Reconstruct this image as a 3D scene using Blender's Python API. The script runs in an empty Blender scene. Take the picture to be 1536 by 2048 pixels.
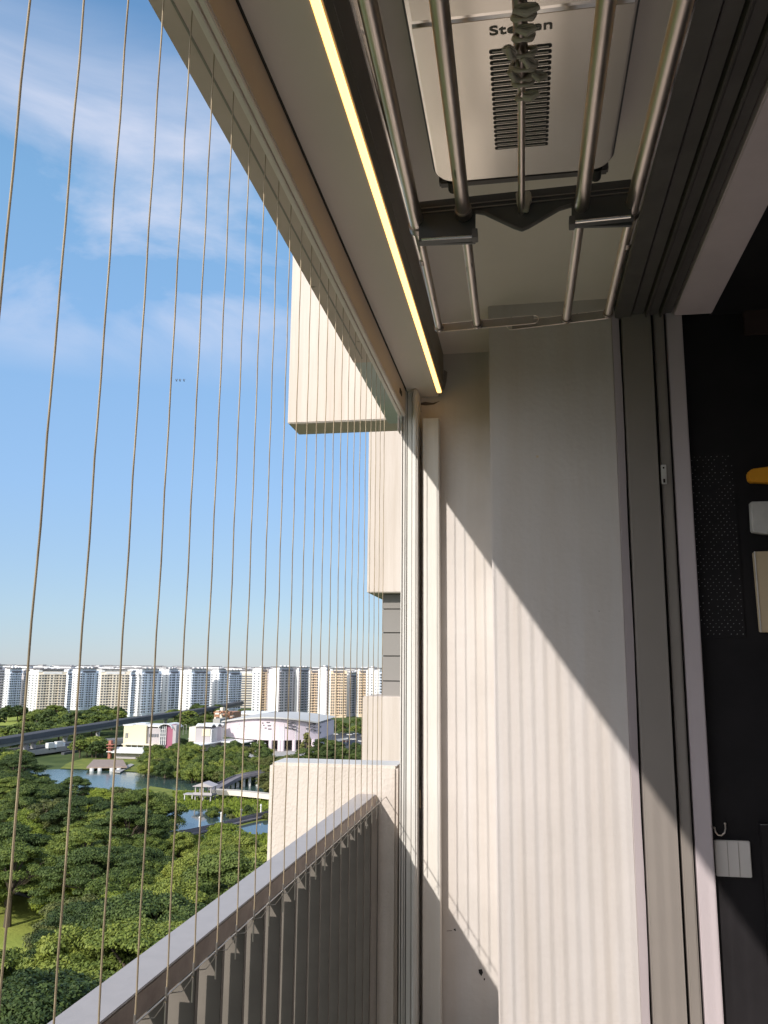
import bpy, bmesh, math, random
import numpy as np
from mathutils import Vector, Matrix
random.seed(7); RNG = np.random.default_rng(7)
S = bpy.context.scene; C = S.collection
R = math.radians
# ------------------------------------------------------------------ camera
FPX = 1683.9; PIT, YAW, ROL = 0.18297, 0.167015, 0.008527
def _axes(p, y, r):
    cp, sp, cy, sy, cr, sr = math.cos(p), math.sin(p), math.cos(y), math.sin(y), math.cos(r), math.sin(r)
    F = Vector((-sy*cp, cy*cp, sp)); Rt = Vector((cy, sy, 0)); U = Rt.cross(F)
    return Rt*cr + U*sr, U*cr - Rt*sr, F
AX = _axes(PIT, YAW, ROL)
cd = bpy.data.cameras.new('camera'); cam = bpy.data.objects.new('camera', cd); C.objects.link(cam)
cd.sensor_fit = 'VERTICAL'; cd.sensor_height = 24; cd.sensor_width = 18; cd.lens = FPX/2048*24
cd.clip_start = 0.05; cd.clip_end = 20000
cam.matrix_world = Matrix((AX[0], AX[1], -AX[2])).transposed().to_4x4()
S.camera = cam
def ray(px, py): return AX[0]*((px-768)/FPX) - AX[1]*((py-1024)/FPX) + AX[2]
def at(px, py, X=None, Y=None, Z=None):
    """world point seen at photo pixel (px,py) on the plane X=, Y= or Z="""
    d = ray(px, py)
    t = X/d.x if X is not None else Y/d.y if Y is not None else Z/d.z
    return d*t
def pj(p):
    p = Vector(p); w = p.dot(AX[2])
    if w <= 0.01: return (-9999, -9999)
    return (768+FPX*p.dot(AX[0])/w, 1024-FPX*p.dot(AX[1])/w)
# ------------------------------------------------------------------ world, sun, exposure
SUNV = Vector((-.395, -1, .5925)).normalized()      # towards the sun
ELEV = math.asin(SUNV.z); AZ = math.atan2(SUNV.x, SUNV.y)
W = bpy.data.worlds.new("World"); S.world = W; W.use_nodes = True
nt = W.node_tree; nt.nodes.clear()
def N(nt, t, **k):
    n = nt.nodes.new(t)
    for a, b in k.items():
        if a.startswith('i_'):
            key = a[2:]; key = int(key) if key.isdigit() else key.replace('_', ' ')
            n.inputs[key].default_value = b
        else: setattr(n, a, b)
    return n
out = N(nt, 'ShaderNodeOutputWorld'); bg = N(nt, 'ShaderNodeBackground'); bg.inputs[1].default_value = .15
sky = N(nt, 'ShaderNodeTexSky', sky_type='NISHITA', sun_disc=False, sun_elevation=ELEV, sun_rotation=AZ,
        air_density=1.0, dust_density=0.1, ozone_density=3.0, altitude=50)
tc = N(nt, 'ShaderNodeTexCoord'); mp = N(nt, 'ShaderNodeMapping')
mp.inputs['Scale'].default_value = (1.0, 1.0, 2.6); mp.inputs['Location'].default_value = (.35, .1, .42)
mp.inputs['Rotation'].default_value = (0, R(-14), 0)
n1 = N(nt, 'ShaderNodeTexNoise', i_Scale=2.6, i_Detail=9.0, i_Roughness=.55, i_Distortion=.5)
n2 = N(nt, 'ShaderNodeTexNoise', i_Scale=1.3, i_Detail=2.0)
cr = N(nt, 'ShaderNodeValToRGB'); cr.color_ramp.elements[0].position = .40; cr.color_ramp.elements[1].position = .60
cr2 = N(nt, 'ShaderNodeValToRGB'); cr2.color_ramp.elements[0].position = .34; cr2.color_ramp.elements[1].position = .52
sep = N(nt, 'ShaderNodeSeparateXYZ')
band = N(nt, 'ShaderNodeValToRGB')
e = band.color_ramp.elements; e[0].position = .31; e[0].color = (0, 0, 0, 1); e[1].position = .41; e[1].color = (1, 1, 1, 1)
e3 = e.new(.55); e3.color = (.85, .85, .85, 1); e4 = e.new(.64); e4.color = (0, 0, 0, 1)
m1 = N(nt, 'ShaderNodeMath', operation='MULTIPLY'); m2 = N(nt, 'ShaderNodeMath', operation='MULTIPLY', use_clamp=True); m3 = N(nt, 'ShaderNodeMath', operation='MULTIPLY', i_1=1.0, use_clamp=True)
mix = N(nt, 'ShaderNodeMixRGB'); mix.inputs[2].default_value = (2.35, 2.45, 2.9, 1)
tint = N(nt, 'ShaderNodeMixRGB', blend_type='MULTIPLY'); tint.inputs[0].default_value = 1; tint.inputs[2].default_value = (1.0, 1.0, 1.04, 1)
L = nt.links.new
L(tc.outputs['Generated'], mp.inputs[0]); L(mp.outputs[0], n1.inputs[0]); L(mp.outputs[0], n2.inputs[0])
L(n1.outputs[0], cr.inputs[0]); L(n2.outputs[0], cr2.inputs[0]); L(tc.outputs['Generated'], sep.inputs[0]); L(sep.outputs[2], band.inputs[0])
L(cr.outputs[0], m1.inputs[0]); L(cr2.outputs[0], m1.inputs[1]); L(m1.outputs[0], m2.inputs[0]); L(band.outputs[0], m2.inputs[1]); L(m2.outputs[0], m3.inputs[0])
hz = N(nt, 'ShaderNodeValToRGB'); q = hz.color_ramp.elements; q[0].position = 0; q[0].color = (.31, .405, .525, 1); q[1].position = .75; q[1].color = (.07, .19, .42, 1)
for pos, c in ((.06, (.315, .45, .60)), (.20, (.275, .46, .725)), (.38, (.235, .44, .73)), (.5, (.20, .41, .68))): z_ = q.new(pos); z_.color = (*c, 1)
gain = N(nt, 'ShaderNodeMixRGB', blend_type='MULTIPLY'); gain.inputs[0].default_value = 1; gain.inputs[2].default_value = (3.2, 3.2, 3.2, 1)
sm_ = N(nt, 'ShaderNodeMixRGB'); sm_.inputs[0].default_value = .88
L(sep.outputs[2], hz.inputs[0]); L(hz.outputs[0], gain.inputs[1]); L(gain.outputs[0], sm_.inputs[2]); L(tint.outputs[0], sm_.inputs[1])
# added glow round the sun, behind the viewer, to fill the shaded walls
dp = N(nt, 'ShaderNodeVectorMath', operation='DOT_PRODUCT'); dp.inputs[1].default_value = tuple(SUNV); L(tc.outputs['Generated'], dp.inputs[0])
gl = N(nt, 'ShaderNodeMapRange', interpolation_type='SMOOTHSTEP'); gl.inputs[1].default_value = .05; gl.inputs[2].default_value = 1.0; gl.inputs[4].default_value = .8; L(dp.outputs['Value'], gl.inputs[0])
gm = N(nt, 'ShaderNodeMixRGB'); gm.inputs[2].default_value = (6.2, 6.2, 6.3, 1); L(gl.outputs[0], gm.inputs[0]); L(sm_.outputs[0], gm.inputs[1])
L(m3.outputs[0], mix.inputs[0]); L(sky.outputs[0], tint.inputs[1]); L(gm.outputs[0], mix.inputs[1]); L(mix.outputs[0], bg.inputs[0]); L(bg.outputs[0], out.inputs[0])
sd = bpy.data.lights.new('sun', 'SUN'); sd.energy = 2.05; sd.angle = R(.53); sd.color = (1, .94, .86)
so = bpy.data.objects.new('sun', sd); C.objects.link(so); so.rotation_euler = SUNV.to_track_quat('Z', 'Y').to_euler()
vs = S.view_settings; S.display_settings.display_device = 'sRGB'
vs.view_transform = 'Standard'; vs.look = 'None'; vs.exposure = 1.12; vs.gamma = 1; vs.use_curve_mapping = False
S.cycles.max_bounces = 8; S.cycles.diffuse_bounces = 6; S.cycles.transparent_max_bounces = 8
S.cycles.sample_clamp_indirect = 6
# ------------------------------------------------------------------ materials
def mat(name, col, rough=.6, metal=0., var=.0, vscale=8., bump=0., bscale=60., spec=.4, col2=None, emit=None, es=1., stretch=None, trans=0., rvar=0., bdist=.002, speck=None, streak=0.):
    m = bpy.data.materials.new(name); m.use_nodes = True; t = m.node_tree; b = t.nodes['Principled BSDF']
    b.inputs['Base Color'].default_value = (*col, 1); b.inputs['Roughness'].default_value = rough
    b.inputs['Metallic'].default_value = metal; b.inputs['Specular IOR Level'].default_value = spec
    if trans: b.inputs['Transmission Weight'].default_value = trans
    if emit: b.inputs['Emission Color'].default_value = (*emit, 1); b.inputs['Emission Strength'].default_value = es
    co = N(t, 'ShaderNodeTexCoord'); v = co.outputs['Object']
    if stretch:
        mpn = N(t, 'ShaderNodeMapping'); mpn.inputs['Scale'].default_value = stretch; t.links.new(v, mpn.inputs[0]); v = mpn.outputs[0]
    if var or col2:
        n = N(t, 'ShaderNodeTexNoise', i_Scale=vscale, i_Detail=6., i_Roughness=.6); t.links.new(v, n.inputs[0])
        r = N(t, 'ShaderNodeValToRGB'); r.color_ramp.elements[0].position = .3; r.color_ramp.elements[1].position = .72
        c2 = col2 or tuple(c*(1-var) for c in col); c1 = tuple(min(1, c*(1+var*.4)) for c in col)
        r.color_ramp.elements[0].color = (*c2, 1); r.color_ramp.elements[1].color = (*c1, 1)
        t.links.new(n.outputs[0], r.inputs[0]); src = r.outputs[0]
        if speck:
            n3 = N(t, 'ShaderNodeTexNoise', i_Scale=speck[1], i_Detail=3.); t.links.new(v, n3.inputs[0])
            r3 = N(t, 'ShaderNodeValToRGB'); r3.color_ramp.elements[0].position = speck[2]; r3.color_ramp.elements[1].position = speck[2]+.05
            t.links.new(n3.outputs[0], r3.inputs[0])
            mx = N(t, 'ShaderNodeMixRGB'); mx.inputs[2].default_value = (*speck[0], 1); t.links.new(r3.outputs[0], mx.inputs[0]); t.links.new(src, mx.inputs[1]); src = mx.outputs[0]
        t.links.new(src, b.inputs['Base Color'])
    if streak:
        mq = N(t, 'ShaderNodeMapping'); mq.inputs['Scale'].default_value = (16, 16, .8); t.links.new(co.outputs['Object'], mq.inputs[0])
        nq = N(t, 'ShaderNodeTexNoise', i_Scale=1.0, i_Detail=6., i_Roughness=.65); t.links.new(mq.outputs[0], nq.inputs[0])
        rq = N(t, 'ShaderNodeValToRGB'); rq.color_ramp.elements[0].position = .30; rq.color_ramp.elements[1].position = .62; g_ = 1-streak; rq.color_ramp.elements[0].color = (g_, g_*.97, g_*.93, 1)
        t.links.new(nq.outputs[0], rq.inputs[0]); mm = N(t, 'ShaderNodeMixRGB', blend_type='MULTIPLY'); mm.inputs[0].default_value = 1
        t.links.new(src, mm.inputs[1]); t.links.new(rq.outputs[0], mm.inputs[2]); t.links.new(mm.outputs[0], b.inputs['Base Color'])
    if rvar:
        n2 = N(t, 'ShaderNodeTexNoise', i_Scale=vscale*3, i_Detail=5.); t.links.new(v, n2.inputs[0])
        mr = N(t, 'ShaderNodeMapRange'); mr.inputs[3].default_value = max(.02, rough-rvar); mr.inputs[4].default_value = min(1, rough+rvar)
        t.links.new(n2.outputs[0], mr.inputs[0]); t.links.new(mr.outputs[0], b.inputs['Roughness'])
    if bump:
        n3 = N(t, 'ShaderNodeTexNoise', i_Scale=bscale, i_Detail=5.); t.links.new(v, n3.inputs[0])
        bp = N(t, 'ShaderNodeBump'); bp.inputs['Strength'].default_value = bump; bp.inputs['Distance'].default_value = bdist
        t.links.new(n3.outputs[0], bp.inputs['Height']); t.links.new(bp.outputs[0], b.inputs['Normal'])
    return m
M = dict(
 wall=mat('wall_paint', (.60, .56, .535), .75, var=.11, streak=.06, vscale=3.2, bump=.5, bscale=45, spec=.25),
 column=mat('column_paint', (.565, .523, .507), .7, var=.06, vscale=3.5, streak=.05, bump=.5, bscale=60, spec=.25),
 strip=mat('strip_paint', (.72, .69, .65), .6, var=.08, streak=.12, vscale=4, bump=.3, bscale=30),
 wallstub=mat('stub_render', (.62, .56, .515), .85, var=.08, streak=.10, vscale=6, bump=.9, bscale=110, bdist=.003, spec=.2),
 facade=mat('facade_paint', (.60, .535, .485), .8, var=.05, streak=.16, vscale=1.5, bump=.35, bscale=90, spec=.2),
 ledge=mat('ledge_paint', (.55, .55, .55), .8, var=.1),
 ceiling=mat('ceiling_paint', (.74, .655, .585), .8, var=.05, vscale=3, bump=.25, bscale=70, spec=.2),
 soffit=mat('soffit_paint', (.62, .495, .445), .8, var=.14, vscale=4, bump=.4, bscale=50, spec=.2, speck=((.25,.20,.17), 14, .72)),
 cove=mat('cove_paint', (.72, .65, .575), .7, var=.06, vscale=2, bump=.15, bscale=60),
 fascia=mat('fascia_paint', (.27, .24, .21), .6, var=.1),
 frame=mat('frame_white', (.64, .62, .59), .35, var=.06, streak=.10, vscale=5, spec=.5),
 framein=mat('frame_inner', (.50, .43, .37), .45, var=.1, vscale=3),
 framelt=mat('frame_light', (.80, .70, .645), .4, var=.08, vscale=6),
 rail=mat('rail_paint', (.40, .375, .375), .42, var=.07, vscale=30, spec=.5, bump=.12, bscale=220, speck=((.8,.8,.8), 60, .78)),
 railin=mat('rail_side', (.46, .375, .335), .55, var=.35, vscale=18, col2=(.32, .25, .22), bump=.4, bscale=120),
 bar=mat('baluster_paint', (.165, .145, .125), .5, var=.2, vscale=9, bump=.15),
 cable=mat('cable_coat', (.50, .40, .26), .45, metal=.35, col2=(.13, .10, .07), vscale=26, rvar=.15, spec=.5, stretch=(1, 1, .35), speck=((.8,.78,.72), 40, .70)),
 crimp=mat('crimp', (.45, .42, .38), .35, metal=.9),
 darkal=mat('dark_anodised', (.075, .07, .067), .42, metal=.1, var=.15, vscale=6),
 darkpaint=mat('dark_frame', (.245, .215, .195), .45, var=.08, vscale=3, spec=.5),
 track=mat('track_dark', (.11, .095, .09), .5, var=.2, vscale=12),
 groove=mat('groove_black', (.012, .011, .01), .7),
 steel=mat('steel_tube', (.78, .68, .61), .36, metal=1., var=.18, vscale=40, rvar=.1, stretch=(1, .12, 1), speck=((.22,.19,.17), 70, .66)),
 steeldk=mat('steel_end', (.33, .28, .25), .35, metal=1.),
 chrome=mat('chrome_trim', (.78, .72, .65), .12, metal=1., rvar=.08, vscale=8),
 unit=mat('unit_shell', (.80, .73, .64), .26, metal=.85, var=.03, spec=.6, vscale=2),
 ink=mat('logo_ink', (.13, .12, .10), .5),
 slot=mat('vent_dark', (.015, .014, .013), .6),
 slat=mat('vent_slat', (.42, .38, .33), .35, metal=.3),
 plastic=mat('clear_plastic', (.40, .345, .275), .38, var=.2, vscale=30),
 clearst=mat('clear_strip', (.50, .44, .40), .25, trans=.6),
 led=mat('led_diffuser', (.9, .8, .5), .5, emit=(1.0, .56, .18), es=1.35),
 purple=mat('inner_wall', (.50, .435, .455), .7, var=.05, vscale=3, bump=.2),
 purplehi=mat('inner_soffit', (.62, .50, .53), .8, var=.08, bump=.2),
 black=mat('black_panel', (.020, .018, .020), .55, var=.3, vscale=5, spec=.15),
 pegdot=mat('mesh_dot', (.2, .2, .2), .5),
 umber=mat('umber_reflection', (.055, .034, .032), .5, var=.3, vscale=8),
 umberlt=mat('umber_reflection_core', (.11, .055, .035), .45, var=.35, vscale=6),
 card=mat('card_white', (.62, .58, .56), .6, var=.03),
 amber=mat('amber', (.75, .32, .02), .5, var=.1),
 beige=mat('beige_panel', (.58, .45, .30), .5, var=.15, vscale=5),
 greyitem=mat('pale_item', (.55, .52, .50), .5, var=.2, vscale=14),
 floor=mat('floor_tile', (.72, .67, .62), .5, var=.1, vscale=4),
 fdark=mat('facade_grey', (.24, .225, .21), .7, var=.04, vscale=2),
 # distance
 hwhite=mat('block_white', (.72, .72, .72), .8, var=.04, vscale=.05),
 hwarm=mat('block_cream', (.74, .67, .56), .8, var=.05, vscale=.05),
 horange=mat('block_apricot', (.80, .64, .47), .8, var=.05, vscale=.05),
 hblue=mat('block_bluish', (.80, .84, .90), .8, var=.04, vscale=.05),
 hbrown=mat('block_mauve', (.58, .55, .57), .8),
 hroof=mat('block_roof', (.16, .15, .16), .8),
 glass=mat('window_dark', (.09, .095, .11), .25, spec=.6),
 glasslt=mat('window_mid', (.14, .15, .17), .3, spec=.6),
 conc=mat('concrete', (.36, .35, .34), .85, var=.15, vscale=.3),
 concdk=mat('concrete_dark', (.085, .09, .10), .85, var=.15, vscale=.3),
 pink=mat('mall_wall', (.64, .55, .59), .8, var=.04, vscale=.08),
 mallroof=mat('mall_roof', (.50, .49, .47), .6, var=.06, vscale=.1),
 magenta=mat('magenta_wall', (.33, .11, .17), .7),
 cream=mat('cream_wall', (.68, .61, .43), .8, var=.04, vscale=.1),
 greywall=mat('grey_wall', (.42, .39, .40), .8, var=.06, vscale=.2),
 white=mat('white_paint', (.66, .66, .65), .6, var=.05, vscale=.3),
 rust=mat('scaffold', (.45, .22, .12), .8, var=.5, vscale=.5, col2=(.20, .12, .09)),
 timber=mat('deck_timber', (.30, .23, .19), .8, var=.2, vscale=.6),
 walk=mat('boardwalk', (.17, .16, .18), .8, var=.2, vscale=.6),
 red=mat('red_paint', (.36, .14, .10), .7),
 asphalt=mat('asphalt', (.06, .062, .07), .9, var=.2, vscale=.2),
 bark=mat('bark', (.11, .085, .06), .9, var=.3, vscale=3, bump=.5, bscale=20, bdist=.05),
)
def water(name, col, rough, bump, sc):
    m = mat(name, col, rough, var=.15, vscale=.03, spec=.5); t = m.node_tree; b = t.nodes['Principled BSDF']
    co = N(t, 'ShaderNodeTexCoord'); n = N(t, 'ShaderNodeTexNoise', i_Scale=sc, i_Detail=4.); t.links.new(co.outputs['Object'], n.inputs[0])
    bp = N(t, 'ShaderNodeBump'); bp.inputs['Strength'].default_value = bump; bp.inputs['Distance'].default_value = .1
    t.links.new(n.outputs[0], bp.inputs['Height']); t.links.new(bp.outputs[0], b.inputs['Normal']); return m
M['river'] = water('river_water', (.055, .095, .085), .12, .35, .7)
M['pond'] = water('pond_water', (.05, .08, .09), .05, .12, .6)
def ground_mat(name, a, b_, sc, c3=None):
    m = mat(name, a, .95, col2=b_, var=.1, vscale=sc, spec=.1, bump=.6, bscale=1.2, bdist=.3); return m
M['ground'] = ground_mat('ground_green', (.10, .13, .045), (.045, .07, .025), .06)
M['lawn'] = ground_mat('lawn_grass', (.30, .33, .075), (.22, .27, .06), .12)
M['marsh'] = ground_mat('marsh_grass', (.22, .23, .06), (.10, .14, .035), .15)
def leafmat(name, c1, c2, c3):
    m = bpy.data.materials.new(name); m.use_nodes = True; t = m.node_tree; b = t.nodes['Principled BSDF']
    b.inputs['Roughness'].default_value = .6; b.inputs['Specular IOR Level'].default_value = .25
    co = N(t, 'ShaderNodeTexCoord'); n = N(t, 'ShaderNodeTexNoise', i_Scale=.45, i_Detail=5., i_Roughness=.7); t.links.new(co.outputs['Object'], n.inputs[0])
    oi = N(t, 'ShaderNodeObjectInfo'); ad = N(t, 'ShaderNodeMath', operation='MULTIPLY_ADD', i_1=.30, i_2=-.15)
    t.links.new(oi.outputs['Random'], ad.inputs[0]); sm = N(t, 'ShaderNodeMath', operation='ADD'); t.links.new(n.outputs[0], sm.inputs[0]); t.links.new(ad.outputs[0], sm.inputs[1])
    r = N(t, 'ShaderNodeValToRGB'); el = r.color_ramp.elements; el[0].position = .28; el[0].color = (*c1, 1); el[1].position = .75; el[1].color = (*c3, 1)
    x = el.new(.5); x.color = (*c2, 1); t.links.new(sm.outputs[0], r.inputs[0]); t.links.new(r.outputs[0], b.inputs['Base Color'])
    tr = N(t, 'ShaderNodeBsdfTranslucent'); t.links.new(r.outputs[0], tr.inputs[0]); ms = N(t, 'ShaderNodeMixShader', i_0=.12)
    o = t.nodes['Material Output']; t.links.new(b.outputs[0], ms.inputs[1]); t.links.new(tr.outputs[0], ms.inputs[2]); t.links.new(ms.outputs[0], o.inputs[0]); return m
M['leaf_dark'] = leafmat('leaf_dark', (.026, .046, .014), (.068, .102, .026), (.14, .18, .042))
M['leaf_mid'] = leafmat('leaf_mid', (.055, .085, .018), (.13, .17, .032), (.25, .28, .05))
M['leaf_lime'] = leafmat('leaf_lime', (.10, .14, .02), (.20, .25, .032), (.30, .34, .05))
M['leaf_olive'] = leafmat('leaf_olive', (.07, .085, .028), (.12, .135, .038), (.18, .18, .055))
# ------------------------------------------------------------------ mesh helpers
class MB:
    def __init__(s): s.v = []; s.f = []; s.m = []; s.cur = 0
    def add(s, vs, fs):
        o = len(s.v); s.v += [tuple(v) for v in vs]
        for f in fs: s.f.append([o+i for i in f]); s.m.append(s.cur)
        return s
    def box(s, x0, x1, y0, y1, z0, z1, rot=0, c=None):
        vs = [(x, y, z) for z in (z0, z1) for y in (y0, y1) for x in (x0, x1)]
        if rot:
            ca, sa = math.cos(rot), math.sin(rot); cx, cy = c
            vs = [(cx+(x-cx)*ca-(y-cy)*sa, cy+(x-cx)*sa+(y-cy)*ca, z) for x, y, z in vs]
        return s.add(vs, [(0, 2, 3, 1), (4, 5, 7, 6), (0, 1, 5, 4), (2, 6, 7, 3), (0, 4, 6, 2), (1, 3, 7, 5)])
    def obox(s, o, u, v, a0, a1, b0, b1, z0, z1):
        """box in a rotated ground frame: o + u*a + v*b"""
        vs = [(o[0]+u[0]*a+v[0]*b, o[1]+u[1]*a+v[1]*b, z) for z in (z0, z1) for b in (b0, b1) for a in (a0, a1)]
        return s.add(vs, [(0, 2, 3, 1), (4, 5, 7, 6), (0, 1, 5, 4), (2, 6, 7, 3), (0, 4, 6, 2), (1, 3, 7, 5)])
    def prism(s, poly, axis, a, b):
        """extrude a 2-D polygon along axis ('x','y','z') from a to b"""
        def p3(p, t): return {'x': (t, p[0], p[1]), 'y': (p[0], t, p[1]), 'z': (p[0], p[1], t)}[axis]
        n = len(poly); vs = [p3(p, a) for p in poly]+[p3(p, b) for p in poly]
        return s.add(vs, [tuple(range(n)), tuple(range(2*n-1, n-1, -1))]+[(i, n+i, n+(i+1) % n, (i+1) % n) for i in range(n)])
    def tube(s, pts, r, seg=10, cap=True):
        pts = [Vector(p) for p in pts]; n = len(pts); rs = r if isinstance(r, (list, tuple)) else [r]*n
        vs = []; up = None
        for i, p in enumerate(pts):
            d = (pts[min(i+1, n-1)]-pts[max(i-1, 0)]).normalized()
            if up is None: up = d.orthogonal().normalized()
            up = (up-d*up.dot(d)).normalized(); w = d.cross(up)
            for k in range(seg):
                a = 2*math.pi*k/seg; vs.append(p+(up*math.cos(a)+w*math.sin(a))*rs[i])
        fs = [(i*seg+k, i*seg+(k+1) % seg, (i+1)*seg+(k+1) % seg, (i+1)*seg+k) for i in range(n-1) for k in range(seg)]
        if cap: fs += [tuple(range(seg-1, -1, -1)), tuple((n-1)*seg+k for k in range(seg))]
        return s.add(vs, fs)
    def sphere(s, c, r, seg=10, rings=6):
        rx, ry, rz = r if isinstance(r, tuple) else (r, r, r)
        vs = [(c[0]+rx*math.sin(math.pi*i/rings)*math.cos(2*math.pi*k/seg), c[1]+ry*math.sin(math.pi*i/rings)*math.sin(2*math.pi*k/seg), c[2]+rz*math.cos(math.pi*i/rings)) for i in range(rings+1) for k in range(seg)]
        return s.add(vs, [(i*seg+k, (i+1)*seg+k, (i+1)*seg+(k+1) % seg, i*seg+(k+1) % seg) for i in range(rings) for k in range(seg)])
    def build(s, name, m, parent=None, bevel=0., smooth=False, seg=2):
        me = bpy.data.meshes.new(name); me.from_pydata(s.v, [], s.f)
        ms = m if isinstance(m, (list, tuple)) else [m]
        for x in ms: me.materials.append(M[x] if isinstance(x, str) else x)
        if len(ms) > 1: me.polygons.foreach_set('material_index', s.m)
        bm = bmesh.new(); bm.from_mesh(me); bmesh.ops.remove_doubles(bm, verts=bm.verts, dist=1e-6)
        bmesh.ops.recalc_face_normals(bm, faces=bm.faces)
        if bevel: bmesh.ops.bevel(bm, geom=[e for e in bm.edges if len(e.link_faces) == 2 and e.calc_face_angle(0) > .5], offset=bevel, segments=seg, affect='EDGES', clamp_overlap=True)
        bm.to_mesh(me); bm.free()
        if smooth:
            for p in me.polygons: p.use_smooth = True
            try: me.set_sharp_from_angle(angle=R(40))
            except Exception: pass
        o = bpy.data.objects.new(name, me); C.objects.link(o)
        if parent: o.parent = parent; o.matrix_parent_inverse = parent.matrix_basis.inverted()
        return o
def tag(o, label=None, cat=None, group=None, kind=None):
    if label: o['label'] = label
    if cat: o['category'] = cat
    if group: o['group'] = group
    if kind: o['kind'] = kind
    return o
def thing(name, label, cat, loc=(0, 0, 0), group=None):
    o = bpy.data.objects.new(name, None); o.empty_display_size = .1; C.objects.link(o); o.location = loc
    return tag(o, label, cat, group)
def copy_tree(o, parent=None):
    c = o.copy(); C.objects.link(c); c.parent = parent
    if parent: c.matrix_parent_inverse = o.matrix_parent_inverse.copy()
    for ch in o.children: copy_tree(ch, c)
    return c
ORD = ['first','second','third','fourth','fifth','sixth','seventh','eighth','ninth','tenth','eleventh','twelfth','thirteenth','fourteenth','fifteenth','sixteenth','seventeenth','eighteenth','nineteenth','twentieth','twenty-first','twenty-second','twenty-third','twenty-fourth','twenty-fifth','twenty-sixth']
# ================================================================== THE BALCONY
YW, YN, ZC = 3.10, 2.68, 1.20          # end wall, front of the wall column, ceiling
def XA(px, Y, py=1400): return at(px, py, Y=Y).x
def ZA(px, py, Y): return at(px, py, Y=Y).z
# end wall
w = thing('end_wall', 'off-white end wall of the balcony with cable shadows, left of the projecting column', 'wall', (-.2, YW, -1.5))
b = MB().box(-.455, 1.4, YW, YW+.12, -1.6, 1.6); b.build('wall_surface', 'wall', w)
xs0, xs1 = XA(845, 3.04), XA(879, 3.04)
MB().box(xs0, xs1, 3.04, YW-.003, -1.6, ZA(860, 836, 3.04)).build('trim_strip', 'strip', w, bevel=.002)
# peeled and chipped paint marks (real flakes a millimetre proud)
def flake(pts, Y, m, name, parent, th=.0012):
    pp = [(at(x, y, Y=Y).x, at(x, y, Y=Y).z) for x, y in pts]
    return MB().prism(pp, 'y', Y-th, Y+.0005).build(name, m, parent)
flake([(957,1939),(964,1938),(966,1945),(963,1952),(958,1946)], YW, 'groove', 'paint_chip', w)
flake([(967,1957),(970,1956),(970,1960),(968,1961)], YW, 'groove', 'paint_chip', w)
flake([(907,1858),(911,1857),(912,1862),(909,1861)], YW, 'slot', 'paint_chip', w)
flake([(893,1861),(904,1860),(904,1862),(894,1862.5)], YW, 'darkpaint', 'paint_chip', w)
flake([(838,806),(851,804),(866,806),(880,802),(868,809),(852,811),(842,810)], YW, 'track', 'paint_chip', w)
flake([(834,811),(842,813),(838,818),(843,823),(836,828),(835,835),(833,824)], YW, 'track', 'paint_chip', w)
flake([(888,740),(895,744),(893,762),(889,778),(886,784),(887,760)], YW, 'fascia', 'paint_chip', w)
# projecting wall column
cl = thing('wall_column', 'broad pale column projecting from the end wall, half in sun with blurred cable shadows', 'column', (.1, YN, -1.5))
xc0, xc1 = XA(988, YN), XA(1257, YN)
cb = MB(); n = 26
pts = [(xc0, YN), (xc1, YN), (xc1, YW+.5), (xc0, YW+.5)]
cb.box(xc0, xc1, YN, YW+.1, -1.6, ZC+.05); cb.build('column_surface', 'column', cl, bevel=.004)
flake([(985,1158),(987,1156),(989,1170),(989,1183),(987,1176),(984,1166)], YN+.002, 'card', 'peeling_flake', cl, .003)
flake([(1072,911),(1077,911),(1077,915),(1073,916)], YN, 'beige', 'stain', cl, .0006)
flake([(1196,1222),(1199,1221),(1199,1224)], YN, 'fascia', 'stain', cl, .0006)
# uneven grey sealant bead down the column's right edge
sb = MB(); zz = np.linspace(-1.6, 1.17, 60); vsL = []
for i, z in enumerate(zz):
    wdt = .022+.0012*math.sin(i*.4)+.0008*random.random(); off = .0012*math.sin(i*.3)
    vsL.append(((xc1-.001+off*.5, YN-.006, z), (xc1+wdt, YN+.004, z), (xc1+wdt, YN+.02, z), (xc1-.001, YN+.02, z)))
flat = [v for q in vsL for v in q]; fs = []
for i in range(59):
    for k in range(4): fs.append((4*i+k, 4*i+(k+1) % 4, 4*i+4+(k+1) % 4, 4*i+4+k))
sb.add(flat, fs+[(0, 1, 2, 3), (236, 237, 238, 239)]); sb.build('sealant_bead', 'purple', cl, smooth=True)
# ceiling, floor, outer beam
tag(MB().box(-.31, .40, -1.2, YW+.1, ZC, ZC+.15).build('ceiling', 'ceiling'), kind='structure')
tag(MB().box(-.50, .42, -1.2, YW, -1.62, -1.5).build('floor', 'floor'), kind='structure')
bm_ = thing('balcony_beam', 'concrete beam over the balcony opening, its grey underside shaded and stained', 'beam', (-.5, 0, 1.03))
ZS = 1.03
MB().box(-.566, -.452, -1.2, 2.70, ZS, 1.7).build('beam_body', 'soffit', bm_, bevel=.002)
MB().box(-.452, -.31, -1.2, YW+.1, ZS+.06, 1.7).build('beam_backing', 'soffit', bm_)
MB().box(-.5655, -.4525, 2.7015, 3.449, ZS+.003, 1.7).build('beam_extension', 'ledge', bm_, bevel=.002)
MB().box(-.530, -.526, -1.2, 2.66, ZS-.0015, ZS+.002).build('drip_groove', 'fascia', bm_)
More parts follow.
